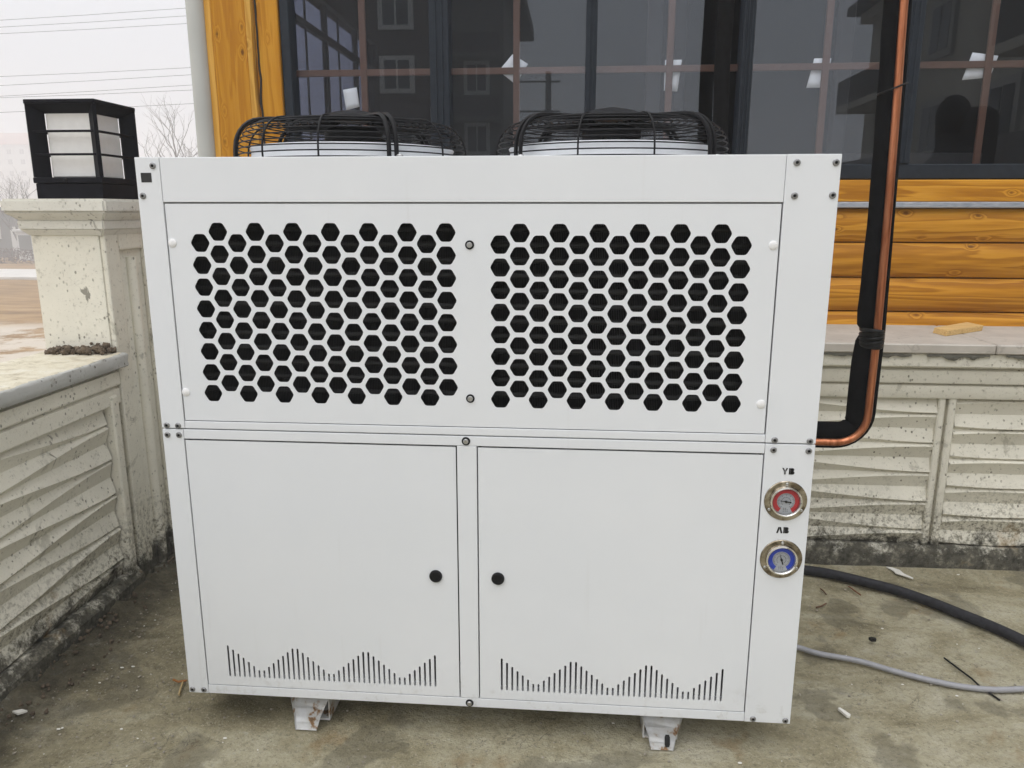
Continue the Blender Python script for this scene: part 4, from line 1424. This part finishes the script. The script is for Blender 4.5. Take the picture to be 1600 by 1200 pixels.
# floor litter
def twig(pts, r, mat, label, cat='twig'):
    o = tube('twig', pts, r, mat, None, 6)
    tag(o, label, cat)
twig([(-0.128, 0.15, 0.006), (-0.11, 0.142, 0.006), (-0.09, 0.148, 0.007)], 0.0028, flat('orange_twig', (0.3, 0.12, 0.03), 0.7), 'orange twig on the floor touching the lower left corner of the unit')
twig([(-0.098, 0.143, 0.005), (-0.09, 0.115, 0.005), (-0.082, 0.092, 0.004)], 0.0026, 'straw', 'straw-coloured stalk on the floor by the lower left corner of the unit', 'stalk')
twig([(1.715, 0.806, 0.004), (1.719, 0.79, 0.005), (1.722, 0.768, 0.004)], 0.0022, 'twig', 'short dark twig on the floor below the start of the black hose')
twig([(1.664, 0.68, 0.004), (1.68, 0.684, 0.006), (1.703, 0.708, 0.004)], 0.0024, 'twig', 'bent dark twig on the floor close to the right side of the unit')
twig([(1.812, 0.83, 0.004), (1.82, 0.80, 0.005), (1.83, 0.772, 0.004)], 0.0022, flat('reddish_twig', (0.16, 0.06, 0.025), 0.8), 'reddish twig on the floor just in front of the black hose')
def scrap(loop, zq, label, mat='chip', name='paper_scrap', cat='scrap', th=0.003):
    bm = bmesh.new()
    f = bm.faces.new([bm.verts.new((x, y, zq + 0.003 * mnoise.noise(Vector((x * 40, y * 40, 1))))) for x, y in loop])
    bmesh.ops.triangulate(bm, faces=[f])
    r = bmesh.ops.extrude_face_region(bm, geom=list(bm.faces))
    for v in r['geom']:
        if isinstance(v, bmesh.types.BMVert):
            v.co.z += th
    o = from_bm(name, bm, mat)
    tag(o, label, cat)
scrap([(1.985, 0.975), (2.0, 0.945), (1.998, 0.93), (2.022, 0.912), (2.04, 0.895), (2.045, 0.90), (2.026, 0.93), (2.022, 0.955), (2.005, 0.975)], 0.006, 'jagged white scrap on the floor at the foot of the plinth wall')
scrap([(1.566, 0.170), (1.572, 0.172), (1.588, 0.146), (1.584, 0.138), (1.578, 0.140)], 0.004, 'small white sliver on the floor in front of the grey cable', th=0.006)
scrap([(1.758, 0.503), (1.768, 0.508), (1.778, 0.503), (1.776, 0.494), (1.762, 0.493)], 0.004, 'small black lump on the floor between hose and grey cable', 'tape', 'black_lump', 'lump', 0.008)
scrap([(-0.444, -0.02), (-0.425, -0.012), (-0.408, -0.016), (-0.424, -0.028)], 0.012, 'flat white chip on the floor at the foot of the parapet', 'chip', 'paint_chip', 'chip', 0.005)
# grit: too much to count
bm = bmesh.new()
for k in range(2000):
    if rnd.random() < 0.45:
        x, y = -0.5 + 0.5 * rnd.random() ** 1.3, -0.35 + 1.2 * rnd.random()
    else:
        x, y = -0.5 + 3.1 * rnd.random(), -0.45 + 1.4 * rnd.random()
    s = 0.0008 + 0.0028 * rnd.random() ** 3
    r = bmesh.ops.create_icosphere(bm, subdivisions=1, radius=s)
    for v in r['verts']:
        v.co = Vector((v.co.x * rnd.uniform(0.7, 1.5) + x, v.co.y * rnd.uniform(0.7, 1.5) + y, v.co.z * 0.7 + 0.0015))
g0 = from_bm('floor_grit', bm, 'stone')
stuff(g0)
bm = bmesh.new()
for k in range(170):
    x, y = -0.5 + 3.1 * rnd.random(), -0.45 + 1.4 * rnd.random()
    if rnd.random() < 0.4:
        x = -0.48 + 0.5 * rnd.random()
    s = 0.001 + 0.0024 * rnd.random() ** 2
    r = bmesh.ops.create_icosphere(bm, subdivisions=1, radius=s)
    st = rnd.uniform(0.6, 2.0)
    for v in r['verts']:
        v.co = Vector((v.co.x * st + x, v.co.y + y, v.co.z * 0.6 + 0.002))
stuff(from_bm('white_floor_grit', bm, 'chip'))

bm = bmesh.new()
for k in range(420):
    y = -0.9 + 1.75 * rnd.random()
    x = -0.475 + 0.11 * rnd.random() ** 2.2
    if rnd.random() < 0.2:
        x, y = -0.47 + 0.9 * rnd.random(), 0.93 + 0.05 * rnd.random()
    sz = 0.0016 + 0.0055 * rnd.random() ** 2.5
    r = bmesh.ops.create_icosphere(bm, subdivisions=1, radius=sz)
    for v in r['verts']:
        v.co = v.co * (1 + 0.8 * mnoise.noise(v.co * 300 + Vector((k, 0, 0)))) + Vector((x, y, 0.004 + 0.022 * math.exp(-(x + 0.475) / 0.04)))
stuff(from_bm('soil_crumbs', bm, 'mud', None, True))

# ================================================================== BEYOND THE PARAPET
def bare_tree(loc, hgt, label, seed, group='bare winter trees', spread=0.5, depth=6):
    rr = random.Random(seed)
    root = thing('bare_tree', label, 'tree', loc, group)
    bmT, bmC = bmesh.new(), bmesh.new()
    def grow(p, d, L_, r, lev):
        npt = 4
        pts = [p]
        dd = d.copy()
        for i in range(npt):
            dd = (dd + Vector((rr.gauss(0, 0.12), rr.gauss(0, 0.12), 0.05))).normalized()
            pts.append(pts[-1] + dd * L_ / npt)
        add_tube(bmT if lev == 0 else bmC, pts, lambda i: r * (1 - 0.45 * i / npt), 5 if lev < 2 else 3, caps=False)
        if lev >= depth:
            return
        nb = 3 if lev < 3 else 2
        for b in range(nb):
            q = pts[-1] if b == 0 else pts[rr.randint(2, npt)]
            nd = (dd + Vector((rr.gauss(0, spread), rr.gauss(0, spread), rr.gauss(0.12, 0.2)))).normalized()
            grow(q, nd, L_ * rr.uniform(0.62, 0.82), r * 0.58, lev + 1)
    grow(Vector(loc), Vector((0, 0, 1)), hgt * 0.27, hgt * 0.016, 0)
    from_bm('trunk', bmT, 'bark', root)
    from_bm('crown', bmC, 'bark', root)

bare_tree((-29.6, 55.0, -3.05), 15.0, 'hazy bare tree seen between the lantern and the grey downpipe', 3)
bare_tree((-26.6, 57.0, -3.05), 14.0, 'hazy bare tree partly hidden by the grey downpipe', 11)
bare_tree((-33.5, 60.0, -3.05), 9.6, 'faint low bare tree just right of the lantern', 19)
bare_tree((-48.3, 63.5, -3.05), 10.6, 'faint bare tree at the left picture edge below the red roof', 23)

def windows_on(parent, y, xs, zs, w, hgt, face=-1, axis='Y'):
    for x in xs:
        for zq in zs:
            if axis == 'Y':
                a = box('window', (x, min(y, y + face * 0.12), zq), (x + w, max(y, y + face * 0.12), zq + hgt), 'whitewin', parent, 0)
                box('pane', (x + 0.14 * w, min(y + face * 0.1, y + face * 0.14), zq + 0.12 * hgt), (x + 0.47 * w, max(y + face * 0.1, y + face * 0.14), zq + 0.88 * hgt), 'darkpane', a, 0)
                box('pane', (x + 0.53 * w, min(y + face * 0.1, y + face * 0.14), zq + 0.12 * hgt), (x + 0.86 * w, max(y + face * 0.1, y + face * 0.14), zq + 0.88 * hgt), 'darkpane', a, 0)
            else:
                a = box('window', (y - 0.12, x, zq), (y, x + w, zq + hgt), 'dullwin', parent, 0)
                box('pane', (y - 0.14, x + 0.14 * w, zq + 0.12 * hgt), (y - 0.1, x + 0.47 * w, zq + 0.88 * hgt), 'darkpane', a, 0)
                box('pane', (y - 0.14, x + 0.53 * w, zq + 0.12 * hgt), (y - 0.1, x + 0.86 * w, zq + 0.88 * hgt), 'darkpane', a, 0)

far = thing('apartment_house', 'pale house with a red roof fading into the fog at the far left', 'house', (-176, 230, -3))
box('wall', (-192, 230, -3.2), (-166.6, 250, 20.6), 'palewall', far, 0)
bm = bmesh.new()
q = [bm.verts.new(c) for c in ((-193, 229, 20.6), (-165.4, 229, 20.6), (-165.4, 251, 20.6), (-193, 251, 20.6), (-187, 240, 25.0), (-173.5, 240, 25.0))]
for f in ((0, 1, 5, 4), (1, 2, 5), (2, 3, 4, 5), (3, 0, 4), (3, 2, 1, 0)):
    bm.faces.new([q[i] for i in f])
from_bm('roof', bm, 'redroof', far)
windows_on(far, 230, [-190 + 4.1 * i for i in range(6)], [1.0, 4.4, 7.8, 11.2, 14.6, 17.6], 1.9, 1.9)

hut = thing('garden_hut', 'low grey hut in the fog behind the hedge at the far left', 'hut', (-51, 66, -3))
box('wall', (-58, 66, -3.2), (-49.0, 70, 1.05), 'greywall', hut, 0)
box('roof', (-58.4, 65.5, 1.06), (-48.5, 70.5, 1.45), 'darkroof', hut, 0)
box('door', (-50.6, 65.9, -3.2), (-49.3, 65.99, -0.3), 'whitewin', hut, 0)
wn_ = box('window', (-53.2, 65.9, -1.4), (-51.6, 65.99, -0.1), 'whitewin', hut, 0)
box('pane', (-53.0, 65.86, -1.25), (-51.8, 65.895, -0.25), 'darkpane', wn_, 0)
kio = thing('utility_cabinet', 'small white cabinet in the fog left of the concrete post', 'cabinet', (-45.6, 61, -3))
box('body', (-46.4, 61, -3.05), (-44.9, 62, -0.6), 'whitewin', kio, 0.02)
box('roof', (-46.6, 60.8, -0.599), (-44.7, 62.2, -0.4), 'palewall', kio, 0.02)
box('door', (-46.2, 60.94, -2.2), (-45.1, 60.99, -0.9), 'greywall', kio, 0.01)

bm = bmesh.new()
for k in range(4200):
    x = -62 + 26 * rnd.random()
    y = 56.4 + 1.5 * rnd.random()
    zq = -3.0 + 1.35 * rnd.random() ** 0.8 * (0.85 + 0.25 * mnoise.noise(Vector((x * 0.6, 0, 0))))
    d = Vector((rnd.gauss(0, 1), rnd.gauss(0, 1), rnd.gauss(0.6, 1))).normalized() * rnd.uniform(0.1, 0.26)
    s = Vector((rnd.gauss(0, 1), rnd.gauss(0, 1), rnd.gauss(0, 1))).normalized() * 0.045
    c0 = Vector((x, y, zq))
    bm.faces.new([bm.verts.new(c0 + v) for v in (d, s, -d, -s)])
hd = from_bm('hedge', bm, 'hedge')
tag(hd, 'brown leafless hedge along the pale road at the far left', 'hedge')

# power lines crossing the sky
# height of each wire where it passes x = -30 and x = -19.5, in the vertical plane y = 40
WZ = [(10.98, 11.39), (10.64, 11.02), (10.32, 10.65), (8.19, 8.50), (7.74, 8.15), (7.20, 7.64), (7.12, 7.39), (6.37, 6.71)]
names = ['topmost power line', 'second power line from the top', 'third power line from the top', 'fourth power line from the top, below the wide gap', 'fifth power line from the top', 'sixth power line, the upper one of a close pair', 'seventh power line, the lower one of a close pair', 'lowest power line, passing behind the lantern top']
for (za, zb), nm in zip(WZ, names):
    pts = []
    for i in range(13):
        u = i / 12
        x = -80 + 110 * u
        uu = (x + 30) / 10.5
        pts.append((x, 40, za + (zb - za) * uu + 0.0004 * (x + 30) * (x + 19.5)))
    o = tube('power_line', pts, 0.011, 'wire', None, 5)
    tag(o, nm + ' crossing the white sky', 'wire', 'power lines over the field')

# ================================================================== BEHIND THE CAMERA, SEEN IN THE GLASS
YM = 2 * YG
brown = thing('brown_apartment_block', 'brown apartment block with white window frames mirrored in the left panes', 'building', (-6, -38, -1.2))
box('wall', (-19.5, -46, -3.2), (-5.9, -35.6, 15.5), 'brownwall', brown, 0)  # lengthened to the left to keep mirrored sky out of the left pane
box('wall', (-5.88, -47, -3.2), (-2.9, -36.4, 14.0), 'greywall', brown, 0)
windows_on(brown, -35.6, [-9.0], [1.0, 3.95, 6.9, 9.85], 1.75, 1.75, 1)
windows_on(brown, -36.4, [-4.9], [1.0, 3.95, 6.9], 1.3, 1.6, 1)
box('roof', (-20, -47.5, 15.51), (-5.4, -35.0, 15.9), 'darkroof', brown, 0)
box('roof', (-5.87, -47.5, 11.6), (-2.0, -35.6, 12.3), 'darkroof', brown, 0)
for zq in (2.6, 5.55, 8.5):
    b_ = box('balcony', (-5.8, -36.39, zq), (-3.0, -35.2, zq + 0.2), 'greywall', brown, 0)
    box('balcony_rail', (-5.8, -35.3, zq + 0.21), (-3.0, -35.22, zq + 1.1), 'darkroof', b_, 0)

cream = thing('cream_apartment_block', 'cream apartment block with balconies mirrored in the right panes', 'building', (13, -16, -1.2))
box('wall', (11.1, -25.4, -3.2), (21, -4.0, 7.6), 'creamwall', cream, 0)
box('roof', (10.4, -26.1, 7.95), (21.5, -3.4, 8.25), 'darkroof', cream, 0)
box('cornice', (10.75, -25.7, 7.61), (21.3, -3.7, 7.94), 'creamwall', cream, 0)
windows_on(cream, 11.1, [-20.4, -16.6, -12.8, -9.4, -6.6], [-0.2, 2.7, 5.4], 1.5, 1.6, axis='X')
for zq in (1.75, 4.5):
    for ya in (-24.8, -14.4):
        b_ = box('balcony', (9.9, ya, zq), (11.09, ya + 3.8, zq + 0.22), 'creamwall', cream, 0)
        box('balcony_rail', (9.9, ya, zq + 0.23), (10.0, ya + 3.8, zq + 1.05), 'darkroof', b_, 0)

pole = thing('utility_pole', 'utility pole with cross arms mirrored in the pane above the right fan', 'pole', (-0.4, -30, -1.2))
bm = bmesh.new()
add_cyl(bm, (-0.4, -30, -3.2), (-0.4, -30, 6.9), 0.19, 0.12, 10)
from_bm('mast', bm, 'poleconc', pole, 40)
for zq in (6.5, 5.3):
    box('cross_arm', (-1.9, -30.20, zq), (0.1, -30.13, zq + 0.07), 'poleconc', pole, 0)

# a person in black standing to the right
per = thing('person', 'person in black clothes leaning forward, mirrored dark in the rightmost pane', 'person', (3.12, -0.32, 0))
def skinned(name, verts, edges, radii, mat, root=0):
    me = bpy.data.meshes.new(name)
    me.from_pydata([Vector(v) for v in verts], edges, [])
    o = bpy.data.objects.new(name, me)
    C.objects.link(o)
    sk = o.modifiers.new('skin', 'SKIN')
    for v, r in zip(me.skin_vertices[0].data, radii):
        v.radius = r if isinstance(r, tuple) else (r, r)
    me.skin_vertices[0].data[root].use_root = True
    sb = o.modifiers.new('sub', 'SUBSURF')
    sb.levels = sb.render_levels = 2
    dg = bpy.context.evaluated_depsgraph_get()
    m2 = bpy.data.meshes.new_from_object(o.evaluated_get(dg))
    bpy.data.objects.remove(o, do_unlink=True)
    for f in m2.polygons:
        f.use_smooth = True
    m2.materials.clear()
    return link(name, m2, mat, per)
px, py = 3.12, -0.32
V = [(0, 0, 0.96), (0.0, 0, 1.12), (-0.03, 0, 1.32), (-0.10, 0, 1.50), (-0.1, 0, 1.58), (-0.1, 0, 1.68), (-0.1, 0, 1.78),
     (-0.06, 0.19, 1.47), (-0.05, 0.26, 1.22), (-0.30, 0.22, 1.20),
     (-0.06, -0.19, 1.47), (-0.05, -0.26, 1.22), (-0.30, -0.22, 1.22),
     (0.0, 0.10, 0.88), (-0.03, 0.11, 0.50), (0.02, 0.12, 0.10), (-0.13, 0.13, 0.04),
     (0.0, -0.10, 0.88), (0.06, -0.11, 0.50), (0.10, -0.12, 0.10), (-0.05, -0.13, 0.04)]
V = [(px + a, py + b, c) for a, b, c in V]
E_ = [(0, 1), (1, 2), (2, 3), (3, 4), (4, 5), (5, 6), (3, 7), (7, 8), (8, 9), (3, 10), (10, 11), (11, 12), (0, 13), (13, 14), (14, 15), (15, 16), (0, 17), (17, 18), (18, 19), (19, 20)]
Rd = [(0.16, 0.14), (0.17, 0.15), (0.19, 0.17), (0.15, 0.13), 0.065, 0.09, 0.075, 0.085, 0.06, 0.042, 0.085, 0.06, 0.042, 0.11, 0.075, 0.05, 0.042, 0.11, 0.075, 0.05, 0.042]
skinned('body', V, E_, Rd, 'cloth')
# face and hair on the head; both hands hold a phone
hx, hy, hz = px - 0.1, py, 1.71
bm = bmesh.new()
bmesh.ops.create_uvsphere(bm, u_segments=20, v_segments=14, radius=0.09)
for v in bm.verts:
    v.co = Vector((v.co.x * 0.8 + hx, v.co.y * 0.95 + hy - 0.02, v.co.z * 1.15 + hz - 0.01))
    if v.co.y < hy - 0.09 and abs(v.co.x - hx) < 0.022 and hz - 0.04 < v.co.z < hz + 0.01:
        v.co.y -= 0.018
from_bm('face', bm, 'skin', per, True)
bm = bmesh.new()
bmesh.ops.create_uvsphere(bm, u_segments=20, v_segments=14, radius=0.102)
for v in bm.verts:
    zf = v.co.z
    v.co = Vector((v.co.x * 0.9 + hx, v.co.y * 0.92 + hy + 0.02, max(zf, -0.1) * 1.2 + hz + 0.012))
from_bm('hair', bm, 'cloth', per, True)
for s in (-1, 1):
    bx_, by_, bz_ = px - 0.30, py + s * 0.22, 1.21
    vv = [(bx_ + 0.02, by_, bz_), (bx_ - 0.06, by_ - s * 0.03, bz_ + 0.02)]
    ee = [(0, 1)]
    rr = [(0.026, 0.032), (0.02, 0.038)]
    for k in range(4):
        zz = bz_ + 0.045 - 0.02 * k
        b0 = len(vv)
        vv += [(bx_ - 0.085, by_ - s * 0.04, zz), (bx_ - 0.12 + 0.005 * k, by_ - s * 0.055, zz + 0.006), (bx_ - 0.125 + 0.006 * k, by_ - s * 0.085, zz + 0.006)]
        ee += [(1, b0), (b0, b0 + 1), (b0 + 1, b0 + 2)]
        rr += [0.0095, 0.0088, 0.008]
    b0 = len(vv)
    vv += [(bx_ - 0.04, by_ - s * 0.055, bz_ + 0.045), (bx_ - 0.075, by_ - s * 0.08, bz_ + 0.055)]
    ee += [(1, b0), (b0, b0 + 1)]
    rr += [0.011, 0.0095]
    skinned('hand', vv, ee, rr, 'skin', 1)
# backpack that rounds the back
bm = bmesh.new()
add_box(bm, (px - 0.09, py - 0.19, 1.10), (px + 0.12, py + 0.16, 1.775), 0.10, 4)
tag(from_bm('backpack', bm, 'cloth', None, True), 'black backpack on the back of the person mirrored in the rightmost pane', 'backpack')

# ================================================================== AIR
t = NT('haze_air')
for nd in list(t.t.nodes):
    t.t.nodes.remove(nd)
out = t.n('OutputMaterial')
pv = t.n('VolumePrincipled')
pv.inputs['Color'].default_value = (0.97, 0.975, 0.985, 1)
pv.inputs['Density'].default_value = 0.006
pv.inputs['Anisotropy'].default_value = 0.0
t.l(pv.outputs[0], out.inputs['Volume'])
M['haze'] = t.m
hz_ = box('haze', (-305, -300, -4.2), (305, 310, 26.0), 'haze', None, 0)
stuff(hz_)
hz_.display_type = 'WIRE'
